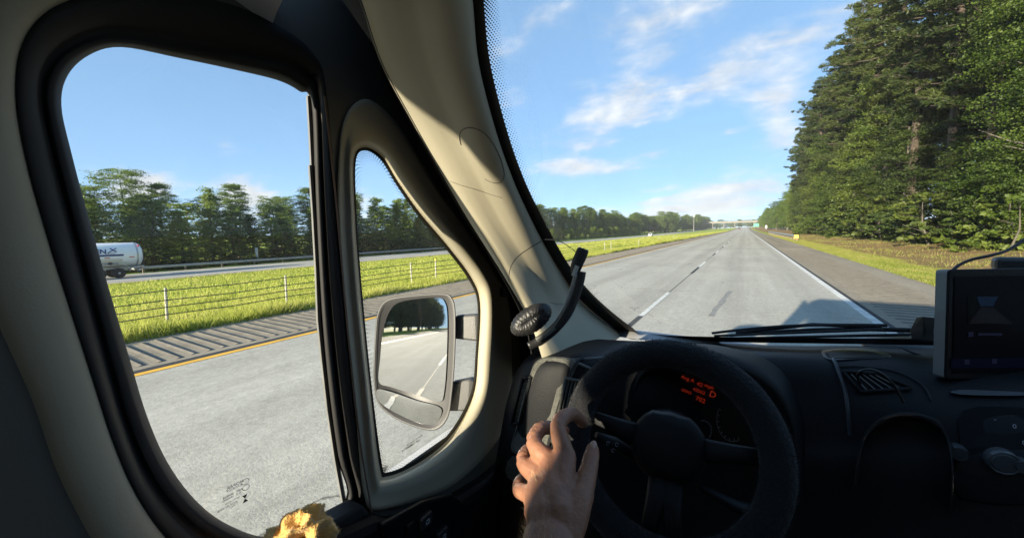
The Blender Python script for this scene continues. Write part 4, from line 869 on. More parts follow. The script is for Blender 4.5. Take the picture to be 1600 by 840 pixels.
# grained end panel beside the door, seam lines
panel([(836, 566), (862, 556), (902, 562), (898, 580), (872, 636), (856, 690), (846, 716), (800, 706), (806, 668), (820, 612)], -.004, .008, M_grain, 'end_panel', dash, 5, inset=.04)
panel([(800, 712), (846, 722), (838, 760), (792, 745)], -.004, .007, M_grain, 'end_panel', dash, 3, inset=.05)
def seam(pts, r, nm, m=M_black, off=.006): return sub(MB().tube([onD(*p, off) for p in crom(pts, 6)], r, 5), nm, m, dash)
seam([(914, 556), (895, 574), (874, 630), (858, 690), (850, 728)], .0035, 'panel_seam', off=.008)
def vent(corners, nv, vertical, name, off=.004, mv=M_gloss, mf=M_dash, frame_px=4, tilt=0.0):
    """air vent: black duct, frame bars and separate vanes; corners clockwise from top-left"""
    cs = [onD(u, v, off) for u, v in corners]; e = MB().add([c+Vector((0, .02, 0)) for c in cs], [(0, 1, 2, 3)])
    o = vb(e, name, M_frit)
    fr = MB()
    for a, b in zip(cs, cs[1:]+cs[:1]): fr.tube([a, b], .0042, 6)
    sub(fr, 'vent_frame', mf, o, smooth=True)
    (tl_, tr_, br_, bl_) = cs
    for i in range(1, nv+1):
        t = i/(nv+1); p, q = (tl_.lerp(tr_, t), bl_.lerp(br_, t)) if vertical else (tl_.lerp(bl_, t), tr_.lerp(br_, t))
        d = (q-p).normalized(); dep = Vector((0, .018, -.003)); th = .0011
        nn = d.cross(dep).normalized()*th
        sub(MB().add([p+nn, q+nn, q+dep+nn, p+dep+nn, p-nn, q-nn, q+dep-nn, p+dep-nn], [(0, 1, 2, 3), (4, 7, 6, 5), (0, 4, 5, 1), (1, 5, 6, 2), (2, 6, 7, 3), (3, 7, 4, 0)]), 'vane', mv, o)
    return o
vent([(817, 590), (830, 588), (812, 660), (799, 662)], 6, False, 'air_vent', .006)
vent([(884, 590), (916, 597), (894, 676), (862, 690)], 5, True, 'air_vent', .012, mv=M_grey, mf=M_grain)
vent([(893, 562), (962, 557), (948, 578), (925, 577)], 6, True, 'air_vent', .006, mf=M_grey)
v4 = vent([(1318, 580), (1372, 583), (1424, 606), (1344, 612)], 5, True, 'air_vent', .008, mv=M_grey)
seam([(1302, 560), (1312, 585), (1322, 620), (1328, 680)], .004, 'console_edge', mat('satin_dark_trim', (.035, .036, .04), .35), .01)
seam([(1308, 572), (1345, 572), (1400, 580), (1440, 600), (1456, 625)], .0018, 'panel_seam', M_black, .004)
# coin tray on top of the dash
panel([(1284, 552), (1292, 546), (1350, 544), (1382, 550), (1390, 558), (1340, 561), (1296, 562)], .001, .009, mat('satin_dark_trim', (.035, .036, .04), .35), 'tray_rim', dash, 4, inset=.1)
panel([(1296, 553), (1305, 549), (1350, 548), (1372, 552), (1378, 557), (1340, 558), (1302, 559)], .010, .0102, M_frit, 'tray_floor', dash, 4, inset=.05)
# rounded centre console hood below the vent, lower fascia, knobs
arc = [(1332, 760), (1345, 690), (1368, 658), (1400, 644), (1440, 646), (1475, 665), (1490, 720), (1488, 800)]
R = [[onD(*p, o_) for p in crom(arc, 5)] for o_ in (0, .03, .05)]+[[onD(1410+(p[0]-1410)*.93, 740+(p[1]-740)*.9, .045) for p in crom(arc, 5)]]+[[onD(1410+(p[0]-1410)*.9, 745+(p[1]-745)*.87, -.02) for p in crom(arc, 5)]]
sub(MB().rings(R, closed=False), 'console_hood', M_gloss, dash, smooth=True)
for (u, v, r, nm) in ((1562, 716, .022, 'rotary_knob'), (1493, 702, .014, 'rotary_knob'), (1590, 722, .012, 'rotary_knob')):
    c = onD(u, v, .002); mb = MB(); mb.rings([[c+Vector((rr*math.cos(a), y_-.01*math.sin(a)*0, rr*math.sin(a))) for a in np.linspace(0, 6.283, 21)[:-1]] for rr, y_ in ((r, .0), (r, -.012), (r*.9, -.018), (r*.8, -.016), (r*.7, -.018))], True, False, True)
    k = vb(mb, nm, mat('knob_satin', (.06, .065, .07), .3), smooth=False)
radio = panel([(1505, 640), (1600, 636), (1680, 640), (1690, 700), (1690, 780), (1500, 780), (1498, 700)], .0, .004, mat('radio_black', (.006, .006, .007), .7, spec=.15), 'radio_panel', dash, 3, inset=.03)
M_leg = mat('button_legend', (.35, .37, .4), .5)
for s_, u, v in (('0', 1582, 668), ('0', 1597, 694), ('-', 1553, 657)): 
    p = onD(u, v, .012); ftext(s_, .011, M_leg, 'button_legend', radio, axes(p, (1, 0, 0), (0, .3, .95), (0, -.95, .3)), .0002)
slot = panel([(1494, 608), (1560, 610), (1600, 612), (1600, 618), (1494, 616)], .0, .01, mat('satin_dark_trim', (.035, .036, .04), .35), 'fascia_lip', dash, 3)

# ---- instrument binnacle and cluster
hk1 = [(978, 720), (975, 640), (990, 572), (1030, 542), (1085, 536), (1150, 545), (1212, 568), (1246, 612), (1262, 680), (1264, 790)]
hk2 = [(985, 722), (985, 645), (1000, 590), (1036, 566), (1085, 562), (1140, 572), (1188, 594), (1222, 630), (1240, 690), (1244, 790)]
hk3 = [(995, 722), (994, 650), (1008, 604), (1040, 584), (1085, 580), (1132, 588), (1160, 604), (1180, 640), (1190, 690), (1190, 790)]
def yk(keys, ys): return [(*k_, y_) for k_, y_ in zip(keys, ys)]
c1, c2, c3 = crom(yk(hk1, [.97, 1.0, 1.06, 1.1, 1.12, 1.14, 1.14, 1.12, 1.10, 1.06]), 6), crom(yk(hk2, [.93]*10), 6), crom(yk(hk3, [1.03]*10), 6)
R = []
for a, b, c in zip(c1, c2, c3):
    A, B, C = at(a[0], a[1], Y=a[2]+.02), at(b[0], b[1], Y=b[2]), at(c[0], c[1], Y=c[2])
    m1 = A.lerp(B, .35)+Vector((0, 0, .012)); m2 = A.lerp(B, .75)+Vector((0, 0, .014)); R.append([A, m1, m2, B+Vector((0, 0, .004)), B-Vector((0, -.004, .006)), C])
bin_ = vb(MB().rings(R, closed=False), 'instrument_hood', M_dash, smooth=True)
cf = [at(u, v, Y=1.02) for u, v in crom([(990, 760), (992, 650), (1006, 598), (1040, 578), (1085, 574), (1136, 582), (1166, 600), (1186, 640), (1196, 690), (1196, 760)], 4)]
clu = vb(MB().add(cf, [tuple(range(len(cf)))]), 'instrument_cluster', M_frit)
M_dim = mat('gauge_print', (.30, .31, .33), .5); M_disp = mat('orange_display', (.02, .002, .001), .5, emit=(1.0, .06, .015), estr=.05)
def gauge(u, v, rx, ry, a0, a1, rot=0.0):
    mb = MB(); pts = []
    for a in np.linspace(a0, a1, 30): pts.append(at(u+rx*math.cos(a), v-ry*math.sin(a), Y=1.014))
    mb.tube(pts, .0006, 4)
    for a in np.linspace(a0, a1, 9): mb.tube([at(u+rx*.97*math.cos(a), v-ry*.97*math.sin(a), Y=1.014), at(u+rx*.86*math.cos(a), v-ry*.86*math.sin(a), Y=1.014)], .0008, 4)
    g_ = sub(mb, 'gauge_ring', M_dim, clu)
    return g_
gauge(1032, 622, 24, 36, math.radians(235), math.radians(-60)); gauge(1146, 655, 26, 34, math.radians(150), math.radians(290)); gauge(1098, 672, 14, 16, math.radians(100), math.radians(-50))
for i, s_ in enumerate(('0', '20', '40', '60', '80', '100')):
    a = math.radians(225-i*46); p = at(1030+18*math.cos(a), 624-27*math.sin(a), Y=1.012); ftext(s_, .0075, M_dim, 'gauge_numeral', clu, axes(p, (1, 0, 0), (0, .25, .97), (0, -.97, .25)), .0001, align='CENTER')
sub(MB().tube([at(1034, 630, Y=1.008), at(1052, 622, Y=1.008)], [.0016, .0005], 4), 'gauge_needle', M_disp, clu)
tr_ = math.radians(-13); ex, ey = Vector((math.cos(tr_), 0, math.sin(tr_))), Vector((-math.sin(tr_), .2, math.cos(tr_)))
for s_, u, v, hp in (('Avg A', 1064, 590, 8), ('42', 1088, 601, 9), ('mph', 1100, 603, 8), ('ODO', 1064, 610, 6.5), ('43562', 1082, 609, 7.5), ('D', 1107, 618, 14), ('702', 1086, 624, 10)):
    p = at(u, v, Y=1.006); ftext(s_, hp*.95*(p-CAM).dot(FW)/F, M_disp, 'display_text', clu, axes(p, ex, ey, ex.cross(ey)), .0001)
p = at(1066, 641, Y=1.01); ftext('x--', .012, M_dim, 'display_text', clu, axes(p, (1, 0, 0), (0, .25, .97), (0, -.97, .25)), .0001)

# ---- steering wheel with its fuzzy cover, column and stalks
WC = at(1044, 699, zc=.655); WN = (CAM+Vector((0, 0, -.06))-WC).normalized(); WRt = Vector((1, 0, 0)); WRt = (WRt-WN*WRt.dot(WN)).normalized(); WU = WN.cross(WRt)
RW, RTb = .158, .0255
def wp(a, r=RW, n=0.0): return WC+WRt*(r*math.cos(a))+WU*(r*math.sin(a))+WN*n
rim = []
for i in range(72):
    a = 2*math.pi*i/72; c = wp(a); o_ = (c-WC).normalized(); rim.append([c+o_*(RTb*math.cos(b))+WN*(RTb*math.sin(b)) for b in np.linspace(0, 2*math.pi, 15)[:-1]])
M_cover = mat('plush_wheel_cover', (.005, .0056, .0075), .9, bump=(160, .8, .004)); M_cover.node_tree.nodes['Principled BSDF'].inputs['Sheen Weight'].default_value = .08
wheel = vb(MB().rings(rim+[rim[0]]), 'steering_wheel', M_cover, smooth=True)
# short pile of the cover, denser along the rim
n = 26000; A = rng.uniform(0, 6.283, n); Bq = rng.uniform(0, 6.283, n); pile = np.empty((n, 3, 3))
for i in range(n):
    c = wp(A[i]); o_ = (c-WC).normalized(); d = o_*math.cos(Bq[i])+WN*math.sin(Bq[i]); p = c+d*(RTb-.001); t = WN.cross(o_)*rng.normal(0, .5)+d+Vector(rng.normal(0, .25, 3)); t.normalize(); sdv = t.cross(d)
    if sdv.length < 1e-3: sdv = WN
    sdv = sdv.normalized()*.0004; l = .0055*(.6+.6*rng.random()); pile[i, 0] = p-sdv; pile[i, 1] = p+sdv; pile[i, 2] = p+t*l
pl_ = obj('cover_pile', fast_mesh('cover_pile', pile.reshape(-1, 3), np.arange(n*3).reshape(-1, 3)), M_cover); pl_.parent = wheel; pl_['kind'] = 'stuff'
hub = []
for r, d in ((.002, .010), (.042, .010), (.058, .002), (.064, -.012), (.062, -.035)): hub.append([wp(b, r*(1.0 if abs(math.cos(b)) > .3 else .9), d-.02) for b in np.linspace(0, 2*math.pi, 25)[:-1]])
sub(MB().rings(hub, True, True, False), 'wheel_hub', M_dash, wheel, smooth=True)
for a in (math.radians(8), math.radians(172), math.radians(262), math.radians(278)):
    sub(MB().tube([wp(a, .05, -.028), wp(a, .10, -.02), wp(a, RW, -.004)], [.020, .015, .012], 8, flat=.45, upv=WN), 'wheel_spoke', M_dash, wheel, smooth=True)
vb(MB().tube([WC-WN*.03, WC-WN*.28], [.055, .07], 16), 'steering_column', M_dash, smooth=True)
def stalk(pts, rad, nm):
    P = [at(u, v, zc=z) for u, v, z in pts]; return vb(MB().tube(P, rad, 10, flat=.7), nm, M_dash, smooth=True)
st = stalk([(1050, 740, .74), (1000, 716, .73), (962, 693, .72), (932, 680, .715)], [.010, .013, .016, .009], 'light_stalk')
for (u, v) in ((950, 692), (964, 694), (958, 703)):
    p = at(u, v, zc=.695); sub(MB().tube([p+RT*(.003*math.cos(a))+UP*(.003*math.sin(a)) for a in np.linspace(0, 5.2, 10)], .0004, 4), 'stalk_symbol', M_leg, st)
st = stalk([(1090, 760, .72), (1150, 790, .70), (1190, 803, .69), (1222, 812, .685)], [.010, .014, .017, .010], 'wiper_stalk')
for (u, v) in ((1187, 801), (1198, 806)):
    p = at(u, v, zc=.665); sub(MB().tube([p+RT*(.006*x)+UP*(.006*y) for x, y in ((-1, .6), (-.6, 1), (.6, 1), (1, .6), (.5, -.8), (-.5, -.8), (-1, .6))], .0005, 4), 'stalk_symbol', M_leg, st)

# ---- door mirrors
def mirror_part(keys, Y, dn, m, nm, part, n=5):
    pass
MX, MYc = -1.04, 1.02
MO = at(652, 560, X=MX); MN = None
vd = (CAM-MO).normalized(); back = Vector((-.12, -1, -.085)).normalized(); MN = (vd+back).normalized()
MR = Vector((0, 0, 1)).cross(MN).normalized(); MU = MN.cross(MR)
def mpl(u, v, off=0.0):
    d = RT*((u-800)/F)-UP*((v-420)/F)+FW; o_ = MO+MN*off; k = (o_-CAM).dot(MN)/d.dot(MN); return CAM+d*k
mh = [(586, 520), (590, 488), (604, 468), (640, 461), (690, 458), (706, 464), (712, 490), (711, 560), (706, 620), (700, 652), (684, 670), (660, 670), (620, 655), (592, 632), (584, 600), (584, 560)]
g1 = [(598, 520), (606, 492), (620, 474), (650, 467), (684, 465), (695, 472), (699, 495), (698, 560), (694, 612), (686, 627), (650, 616), (610, 604), (592, 596), (594, 560)]
g2 = [(590, 608), (612, 612), (650, 625), (684, 634), (690, 645), (680, 661), (662, 663), (625, 648), (598, 632), (589, 620)]
M_hous = mat('mirror_housing', (.035, .035, .036), .5, bump=(200, .2, .003)); M_mir = mat('mirror_silver', (.56, .57, .57), .015, 1.0)
H0 = crom(mh, 5, True)
wing = vb(MB().rings([[mpl(*p, -.13) .lerp(MO-MN*.13, .25) for p in H0], [mpl(*p, -.10) for p in H0], [mpl(*p, -.03) for p in H0], [mpl(*p, 0.004) for p in H0], [mpl(p[0]+(650-p[0])*.03, p[1]+(562-p[1])*.02, .006) for p in H0], [mpl(p[0]+(650-p[0])*.07, p[1]+(562-p[1])*.045, -.004) for p in H0]], True, True, True), 'wing_mirror', M_hous, smooth=True)
gl = [mpl(*p, .002) for p in crom(g1, 4, True)]; sub(MB().add(gl, [tuple(range(len(gl)))]), 'mirror_glass', M_mir, wing)
# convex lower glass
ck = crom(g2, 4, True); cuv = (640, 637); Rg = []
for t in (1.0, .75, .5, .25): Rg.append([mpl(cuv[0]+(p[0]-cuv[0])*t, cuv[1]+(p[1]-cuv[1])*t, .002+.003*(1-t*t)+(640-(cuv[1]+(p[1]-cuv[1])*t))*.00028) for p in ck])
sub(MB().rings(Rg, True, False, True), 'wide_angle_glass', M_mir, wing, smooth=True)
for keys in ([(714, 492), (745, 490), (747, 532), (712, 528)], [(706, 596), (736, 590), (734, 640), (700, 640)]):
    P = [mpl(*p, -.05) for p in keys]; tip = [Vector((-.71, p.y-.08, p.z)) for p in (P[1], P[2])]
    sub(MB().rings([[P[0]-MN*.03, P[3]-MN*.03, P[3]+MN*.02, P[0]+MN*.02], [P[1]-MN*.03, P[2]-MN*.03, P[2]+MN*.02, P[1]+MN*.02], [tip[0]-MN*.02, tip[1]-MN*.02, tip[1]+MN*.02, tip[0]+MN*.02]], True, True, True), 'mirror_arm', M_hous, wing, bevel=.008)
w2 = vb(MB().box((.42+1.38, 1.0, 1.5), (.26, .14, .40)), 'wing_mirror', M_hous, bevel=.05); sub(MB().box((.42+1.15, 1.0, 1.45), (.24, .06, .05)), 'mirror_arm', M_hous, w2)

# ================================================================== THINGS IN THE CAB
def aw(pts): return [at(u, v, zc=z) for u, v, z in pts]
def child(mb, name, m, root, **k):
    o = mb.build(name, m, None, **k); o.parent = root; o.matrix_parent_inverse = Matrix.Translation(-Vector(root.location)); return o
HZ = .93
def awh(pts): return [at(u, v, zc=z*HZ) for u, v, z in pts]
# ---- headset resting on the dash end against the pillar
M_leather = mat('black_leatherette', (.018, .018, .019), .38, bump=(140, .5, .004)); M_hplast = mat('headset_plastic', (.02, .02, .021), .35); M_hgrey = mat('headset_grey_metal', (.22, .22, .20), .4, .4)
hs = empty('headset', at(850, 530, zc=1.0*HZ)); tag(hs, 'black single-ear headset with boom leaning on the dashboard corner', 'headset')
ec = at(830, 499, zc=.955*HZ); ea = (at(862, 478, zc=.955*HZ)-at(798, 520, zc=.955*HZ)).normalized(); en = (CAM-ec).normalized(); eb = en.cross(ea).normalized(); en = ea.cross(eb)*(-1 if ea.cross(eb).dot(CAM-ec) < 0 else 1)
def pad_pt(t, s, k=1.0):
    r1, r2 = .056*HZ, .030*HZ; c, s_ = math.cos(t), math.sin(t); cr = .0185+.0007*math.sin(t*26)
    ct = ec+ea*(r1*.66*c)+eb*(r2*.36*s_); o_ = (ea*c+eb*s_).normalized(); return ct+o_*(cr*1.05*math.cos(s))+en*(cr*1.0*math.sin(s))
R = [[pad_pt(t, s) for s in np.linspace(0, 6.283, 13)[:-1]] for t in np.linspace(0, 6.283, 73)[:-1]]
child(MB().rings(R+[R[0]]), 'ear_cushion', M_leather, hs, smooth=True)
child(MB().rings([[ec+ea*(.050*HZ*q*math.cos(t))+eb*(.024*HZ*q*math.sin(t))-en*d for t in np.linspace(0, 6.283, 29)[:-1]] for q, d in ((.7, -.012), (1.0, .010), (1.02, .024), (.8, .034), (.2, .038))], True, True, True), 'ear_cup', M_hplast, hs, smooth=True)
band = awh([(826, 541, .97), (846, 530, .975), (868, 512, .98), (887, 488, .985), (899, 460, .99), (906, 436, .99), (908, 424, .99)])
child(MB().tube(crom(band, 5), [.010]*4+[.012]*27, 8, flat=.55, upv=-FW), 'headband', M_hplast, hs, smooth=True)
child(MB().tube(crom(awh([(838, 531, .955), (852, 523, .955), (866, 511, .955)]), 4), .0062, 6, flat=.5, upv=-FW), 'adjuster', M_hgrey, hs)
child(MB().tube(crom(awh([(862, 514, .962), (880, 484, .966), (892, 452, .97), (899, 428, .975)]), 5), .0038, 6), 'boom_rod', M_hgrey, hs, smooth=True)
pd = crom(awh([(897, 428, .975), (902, 412, .97), (908, 398, .968), (912, 388, .966)]), 4)
child(MB().tube(pd, [.006, .0095, .0125, .0135, .014, .014, .0145, .0145, .0145, .0145, .014, .0135, .011][:len(pd)], 8, flat=.5, upv=-FW), 'boom_paddle', M_hplast, hs, smooth=True)
child(MB().tube(crom(awh([(896, 431, .962), (902, 415, .96)]), 3), .006, 6, flat=.6, upv=-FW), 'boom_joint', mat('pale_joint', (.42, .41, .36), .5), hs)
child(MB().tube(crom(awh([(905, 400, .97), (893, 388, .98), (872, 376, .99), (851, 374, 1.0)]), 6), .0009, 5), 'headset_lead', M_hplast, hs)
child(MB().tube(crom(awh([(851, 374, .86), (830, 386, .86), (808, 402, .86), (797, 420, .87), (795, 440, .88)]), 6), .0009, 5), 'headset_lead', M_hplast, hs)

# ---- tablet display on its mount
M_tabl = mat('tablet_black', (.008, .008, .009), .4, spec=.08); M_silver = mat('tablet_silver_edge', (.16, .16, .15), .5, .2)
tb = empty('tablet', at(1540, 600, zc=.85)); tag(tb, 'black tablet screen with silver edge mounted above the dashboard', 'tablet')
FLt, FRt, FRb, FLb = aw([(1482, 421, .80), (1660, 418, .80), (1660, 590, .80), (1477, 592, .80)])
dep = FW*.024
def round_rect(a, b, c, d, r=.09, n=5):
    out_ = []
    for p, q, s_ in ((a, d, b), (b, a, c), (c, b, d), (d, c, a)):
        e1, e2 = (q-p)*r*(1 if p in (a, c) else .6), (s_-p)*r*(.6 if p in (a, c) else 1)
        L1 = min(e1.length, e2.length); e1, e2 = e1.normalized()*L1, e2.normalized()*L1; cc = p+e1+e2
        for k in range(n+1): t = math.pi/2*k/n; out_.append(cc-e2*math.cos(t)*1.0-e1*math.sin(t) if True else 0)
    return out_
rc = round_rect(FLt, FRt, FRb, FLb, .05)
cen = (FLt+FRb)/2
child(MB().rings([[p+dep for p in rc], [p+dep*.12 for p in rc]], True, True, False), 'case', M_silver, tb)
child(MB().rings([[p+dep*.12 for p in rc], [p for p in rc], [cen+(p-cen)*.985-FW*.001 for p in rc]], True, False, True), 'front_glass', M_tabl, tb)
def emis(name, c, s_): return mat(name, tuple(x*.02 for x in c), .5, spec=.05, emit=c, estr=s_*.10)
def quad(pts, m, nm, z=.7975):
    P = aw([(u, v, z) for u, v in pts]); return child(MB().add(P, [tuple(range(len(P)))]), nm, m, tb)
quad([(1492, 432), (1640, 430), (1640, 583), (1489, 583)], emis('screen_dark', (.01, .012, .05), .022), 'screen')
quad([(1512, 462), (1586, 462), (1586, 506), (1512, 506)], emis('screen_trees', (.02, .03, .04), .04), 'screen_picture', .7970)
quad([(1526, 463), (1560, 463), (1552, 478), (1532, 478)], emis('screen_sky', (.12, .3, .7), .07), 'screen_picture', .7966)
quad([(1532, 480), (1552, 480), (1582, 505), (1514, 505)], emis('screen_road', (.2, .22, .3), .045), 'screen_picture', .7966)
quad([(1486, 560), (1640, 558), (1640, 574), (1486, 575)], emis('screen_bar', (.03, .04, .2), .05), 'screen_bar', .7970)
for u, v in ((1511, 565), (1554, 564), (1517, 522)): quad([(u-4, v-4), (u+4, v-4), (u+4, v+4), (u-4, v+4)], emis('screen_icon', (.2, .25, .6), .06), 'screen_icon', .7964)
quad([(1528, 520), (1566, 520), (1566, 524), (1528, 524)], emis('screen_icon', (.2, .25, .6), .06), 'screen_icon', .7964)
ar = aw([(1452, 498, .88), (1464, 496, .86), (1470, 520, .86), (1464, 534, .87), (1444, 534, .9), (1442, 518, .9)])
child(MB().rings([ar, [p+FW*.03 for p in ar]], True, True, True), 'mount_arm', M_hplast, tb, bevel=.003)
child(MB().tube(aw([(1462, 520, .86), (1500, 520, .84)]), .014, 10), 'mount_joint', M_hplast, tb)
child(MB().box(at(1588, 412, zc=.86), (.07, .03, .03)), 'camera_pod', M_hplast, tb, bevel=.008)
pd_ = at(1418, 537, zc=1.06); mb = MB()
mb.rings([[pd_+Vector((r*1.25*math.cos(a), r*math.sin(a), z)) for a in np.linspace(0, 6.283, 25)[:-1]] for r, z in ((.075, -.022), (.078, -.008), (.066, .006), (.035, .013), (.005, .014))], True, True, True)
o = mb.build('mount_pad', M_hplast, None, smooth=True); tag(o, 'flat black weighted pad lying on the dash below the tablet', 'pad')
def cable(name, pts, r, label):
    o = MB().tube(crom(aw(pts), 6), r, 6).build(name, mat('black_cable', (.012, .012, .012), .45), None, smooth=True); tag(o, label, 'cable'); return o
cable('power_cable', [(1490, 421, .815), (1500, 413, .815), (1520, 405, .81), (1552, 398, .80), (1580, 388, .80), (1620, 360, .80)], .0032, 'black power cable rising from the tablet top')
cable('charging_cable', [(1344, 598, .80), (1340, 588, .785), (1346, 579, .775), (1362, 577, .77), (1380, 585, .77), (1398, 603, .775), (1412, 628, .775)], .0026, 'thin black cable looped over the centre air vent')
cable('tablet_cable', [(1404, 541, .98), (1424, 550, .95), (1446, 558, .93), (1452, 572, .91), (1458, 596, .89), (1470, 620, .87)], .0022, 'thin dark cable trailing down the dash beside the tablet')

# ---- crumpled yellow cloth on the window ledge
def fbm(p, seed):
    from mathutils import noise as mn
    return mn.noise(Vector(p)*1.0+Vector((seed, seed*.7, 0)))
from mathutils import noise as mnoise
cc = at(472, 842, X=XP+.065)
Vc, Fc = [], []; NU, NV = 96, 60
for j in range(NV+1):
    ph = math.pi*j/NV
    for i in range(NU):
        th = 2*math.pi*i/NU; d = Vector((math.sin(ph)*math.cos(th), math.sin(ph)*math.sin(th), math.cos(ph)))
        q = d*1.35+Vector((3.1, .4, 1.7)); rid = 1-abs(mnoise.noise(q))*2.6; rid2 = 1-abs(mnoise.noise(q*1.9+Vector((5, 1, 2))))*2
        r = .62+.40*rid+.13*rid2+.16*mnoise.noise(d*1.1+Vector((9, 2, 4))); Vc.append(cc+Vector((d.x*.044, d.y*.050, d.z*.046))*r)
for j in range(NV):
    for i in range(NU): a = j*NU+i; b = j*NU+(i+1) % NU; Fc.append((a, b, b+NU, a+NU))
M_cloth = mat('yellow_microfibre', (.74, .45, .13), .95, noise=(30, .08), bump=(260, .7, .004)); M_cloth.node_tree.nodes['Principled BSDF'].inputs['Sheen Weight'].default_value = .6
mb = MB(); mb.v = [tuple(v) for v in Vc]; mb.f = Fc
cl = mb.build('cleaning_cloth', M_cloth, None, smooth=True); tag(cl, 'crumpled yellow cleaning cloth tucked on the door window ledge', 'cloth')
vs = np.array([tuple(v) for v in Vc]); nr = vs-np.array(cc); nr /= np.linalg.norm(nr, axis=1)[:, None]+1e-9
idx = rng.integers(0, len(vs), 15000); jit = rng.normal(0, .0022, (15000, 3)); P = vs[idx]+jit*.5; D_ = nr[idx]+rng.normal(0, .5, (15000, 3)); D_ /= np.linalg.norm(D_, axis=1)[:, None]
sd_ = np.cross(D_, rng.normal(size=(15000, 3))); sd_ /= np.linalg.norm(sd_, axis=1)[:, None]; tri = np.stack([P-sd_*.0004, P+sd_*.0004, P+D_*.0016], 1).reshape(-1, 3)
fz = obj('cloth_pile', fast_mesh('cloth_pile', tri, np.arange(len(tri)).reshape(-1, 3)), M_cloth, cl); fz['kind'] = 'stuff'

# ---- the driver's left arm and hand on the wheel
def skin_mat():
    m = mat('skin', (.31, .145, .085), .5, noise=(38, .2), bump=(230, .3, .003), sub=.1); return m
M_skin = skin_mat(); M_sleeve = mat('dark_sleeve', (.03, .032, .04), .9, noise=(30, .2)); M_nail = mat('fingernail', (.50, .30, .22), .3)
arm = MB()
def chain(pts, rad, flat=1.0, upv=None, n=12, sub_=4):
    P = aw(pts) if len(pts[0]) == 3 and not isinstance(pts[0], Vector) else list(pts)
    Q = crom([(*p, r) for p, r in zip(P, rad)], sub_); pts_ = [Vector(q[:3]) for q in Q]; rr = [max(q[3], .002) for q in Q]
    t0 = (pts_[0]-pts_[1]).normalized(); t1 = (pts_[-1]-pts_[-2]).normalized()      # rounded ends
    pts_ = [pts_[0]+t0*rr[0]*.85, pts_[0]+t0*rr[0]*.55]+pts_+[pts_[-1]+t1*rr[-1]*.55, pts_[-1]+t1*rr[-1]*.85]; rr = [rr[0]*.35, rr[0]*.8]+rr+[rr[-1]*.8, rr[-1]*.35]
    arm.tube(pts_, rr, n, True, flat, upv or FW)
W_ = at(860, 838, zc=.505); E_ = at(842, 1500, zc=.27); Sh = Vector((-.24, -.17, 1.42))
chain([Sh, Sh.lerp(E_, .5), E_, E_.lerp(W_, .3), E_.lerp(W_, .65), W_], [.055, .052, .046, .048, .043, .036], .86)
HP = {'i': [(884, 712, .572), (872, 664, .603), (893, 646, .640), (912, 660, .668)], 'm': [(860, 722, .575), (834, 692, .606), (848, 668, .645), (882, 672, .675)],
      'r': [(840, 742, .572), (818, 722, .602), (828, 702, .64), (862, 706, .672)], 'p': [(830, 772, .562), (811, 764, .588), (818, 748, .622), (848, 748, .65)]}
for k_, p in HP.items():
    f_ = {'i': 1.0, 'm': 1.03, 'r': .98, 'p': .87}[k_]; chain(p, [.0150*f_, .0133*f_, .0118*f_, .0095*f_])
    m_ = at(*p[0][:2], zc=p[0][2]); b_ = W_.lerp(m_, .12); chain([b_+(m_-b_)*.0, b_.lerp(m_, .5), m_], [.022*f_, .0205*f_, .0165*f_])
chain([at(872, 800, zc=.522), at(862, 755, zc=.548)], [.027, .022]); chain([at(846, 800, zc=.52), at(842, 765, zc=.545)], [.024, .020])
TH = [(884, 832, .508), (902, 790, .527), (915, 752, .552), (922, 722, .574), (926, 702, .588)]
chain(TH, [.024, .0195, .0150, .0130, .0105]); chain([at(880, 792, zc=.535), at(893, 770, zc=.545)], [.018, .012])
person = arm.build('person', M_skin, None, smooth=True); tag(person, "driver's bare left forearm and hand gripping the steering wheel", 'person')
k = person.modifiers.new('remesh', 'REMESH'); k.mode = 'VOXEL'; k.voxel_size = .0021; k.use_smooth_shade = True
k = person.modifiers.new('smooth', 'SMOOTH'); k.factor = .6; k.iterations = 9
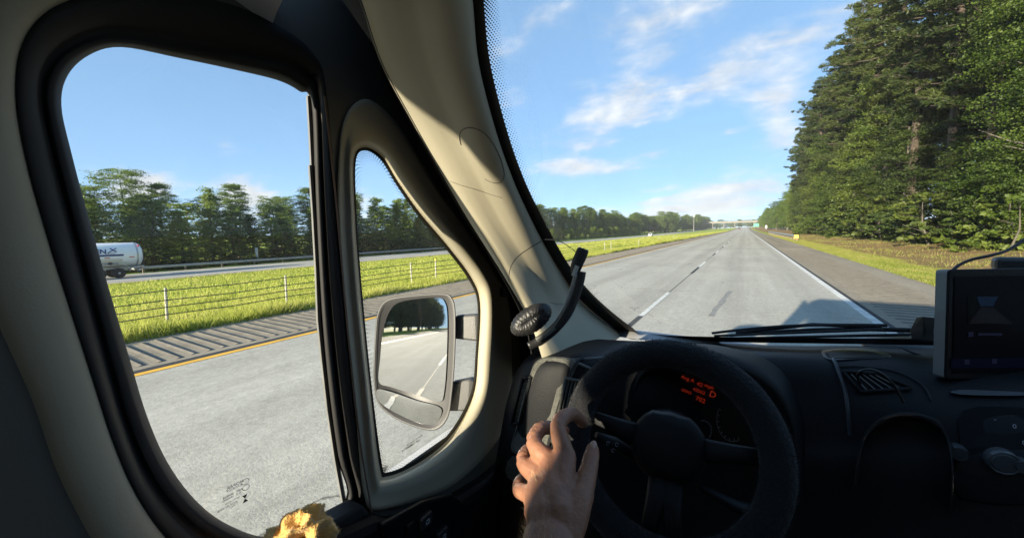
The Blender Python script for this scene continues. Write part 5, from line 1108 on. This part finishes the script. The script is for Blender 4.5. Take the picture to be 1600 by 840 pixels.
# knuckle creases and tendons come from a light displacement
tx = bpy.data.textures.new('skin_relief', 'CLOUDS'); tx.noise_scale = .016; tx.noise_depth = 3
k = person.modifiers.new('relief', 'DISPLACE'); k.texture = tx; k.texture_coords = 'LOCAL'; k.strength = .0022; k.mid_level = .5
nl = at(*TH[-1][:2], zc=TH[-1][2]); td = (nl-at(*TH[-2][:2], zc=TH[-2][2])).normalized(); tn = (CAM-nl).normalized(); tn = (tn-td*tn.dot(td)).normalized(); ts = td.cross(tn)
mb = MB(); mb.rings([[nl+td*(.0075*q*math.sin(a)+.003)+ts*(.0058*q*math.cos(a))+tn*(.0103-.0035*q*q*math.cos(a)**2-.001*q+d) for a in np.linspace(0, 6.283, 17)[:-1]] for q, d in ((1.05, -.002), (1.0, 0), (.6, .0006), (.1, .0008))], True, False, True)
mb.build('fingernail', M_nail, person, smooth=True)
# sleeve on the upper arm and fine hairs
sl_pts = [Sh+(Sh-E_).normalized()*.05, Sh, Sh.lerp(E_, .5), Sh.lerp(E_, .72)]; MB().tube(crom(sl_pts, 4), .066, 14, False).build('sleeve', M_sleeve, person, smooth=True, solid=.004)
hv = []
side_v = (RT*-1+UP*.1).normalized()
def hairs(A, B, rA, rB, n, l):
    ax = (B-A).normalized()
    for i in range(n):
        t = rng.random(); c = A.lerp(B, t); r = rA+(rB-rA)*t; ph = rng.uniform(-1.5, 1.5); e1 = (side_v-ax*side_v.dot(ax)).normalized(); e2 = ax.cross(e1)
        d = e1*math.cos(ph)+e2*math.sin(ph); p = c+d*r*.97; g_ = (d*.55+ax*.6+Vector(rng.normal(0, .35, 3))).normalized(); s_ = g_.cross(d).normalized()*.00016; L_ = l*(.5+rng.random())
        m_ = p+g_*L_*.5; e_ = p+g_*L_+ax*L_*.25; hv.extend([p-s_, p+s_, e_])
hairs(E_.lerp(W_, .4), W_, .043, .036, 900, .011); hairs(W_, at(858, 745, zc=.565), .034, .03, 380, .007)
hv_ = np.array([tuple(v) for v in hv]); h_ = obj('arm_hair', fast_mesh('arm_hair', hv_, np.arange(len(hv_)).reshape(-1, 3)), mat('pale_hair', (.55, .40, .24), .5), person); h_['kind'] = 'stuff'
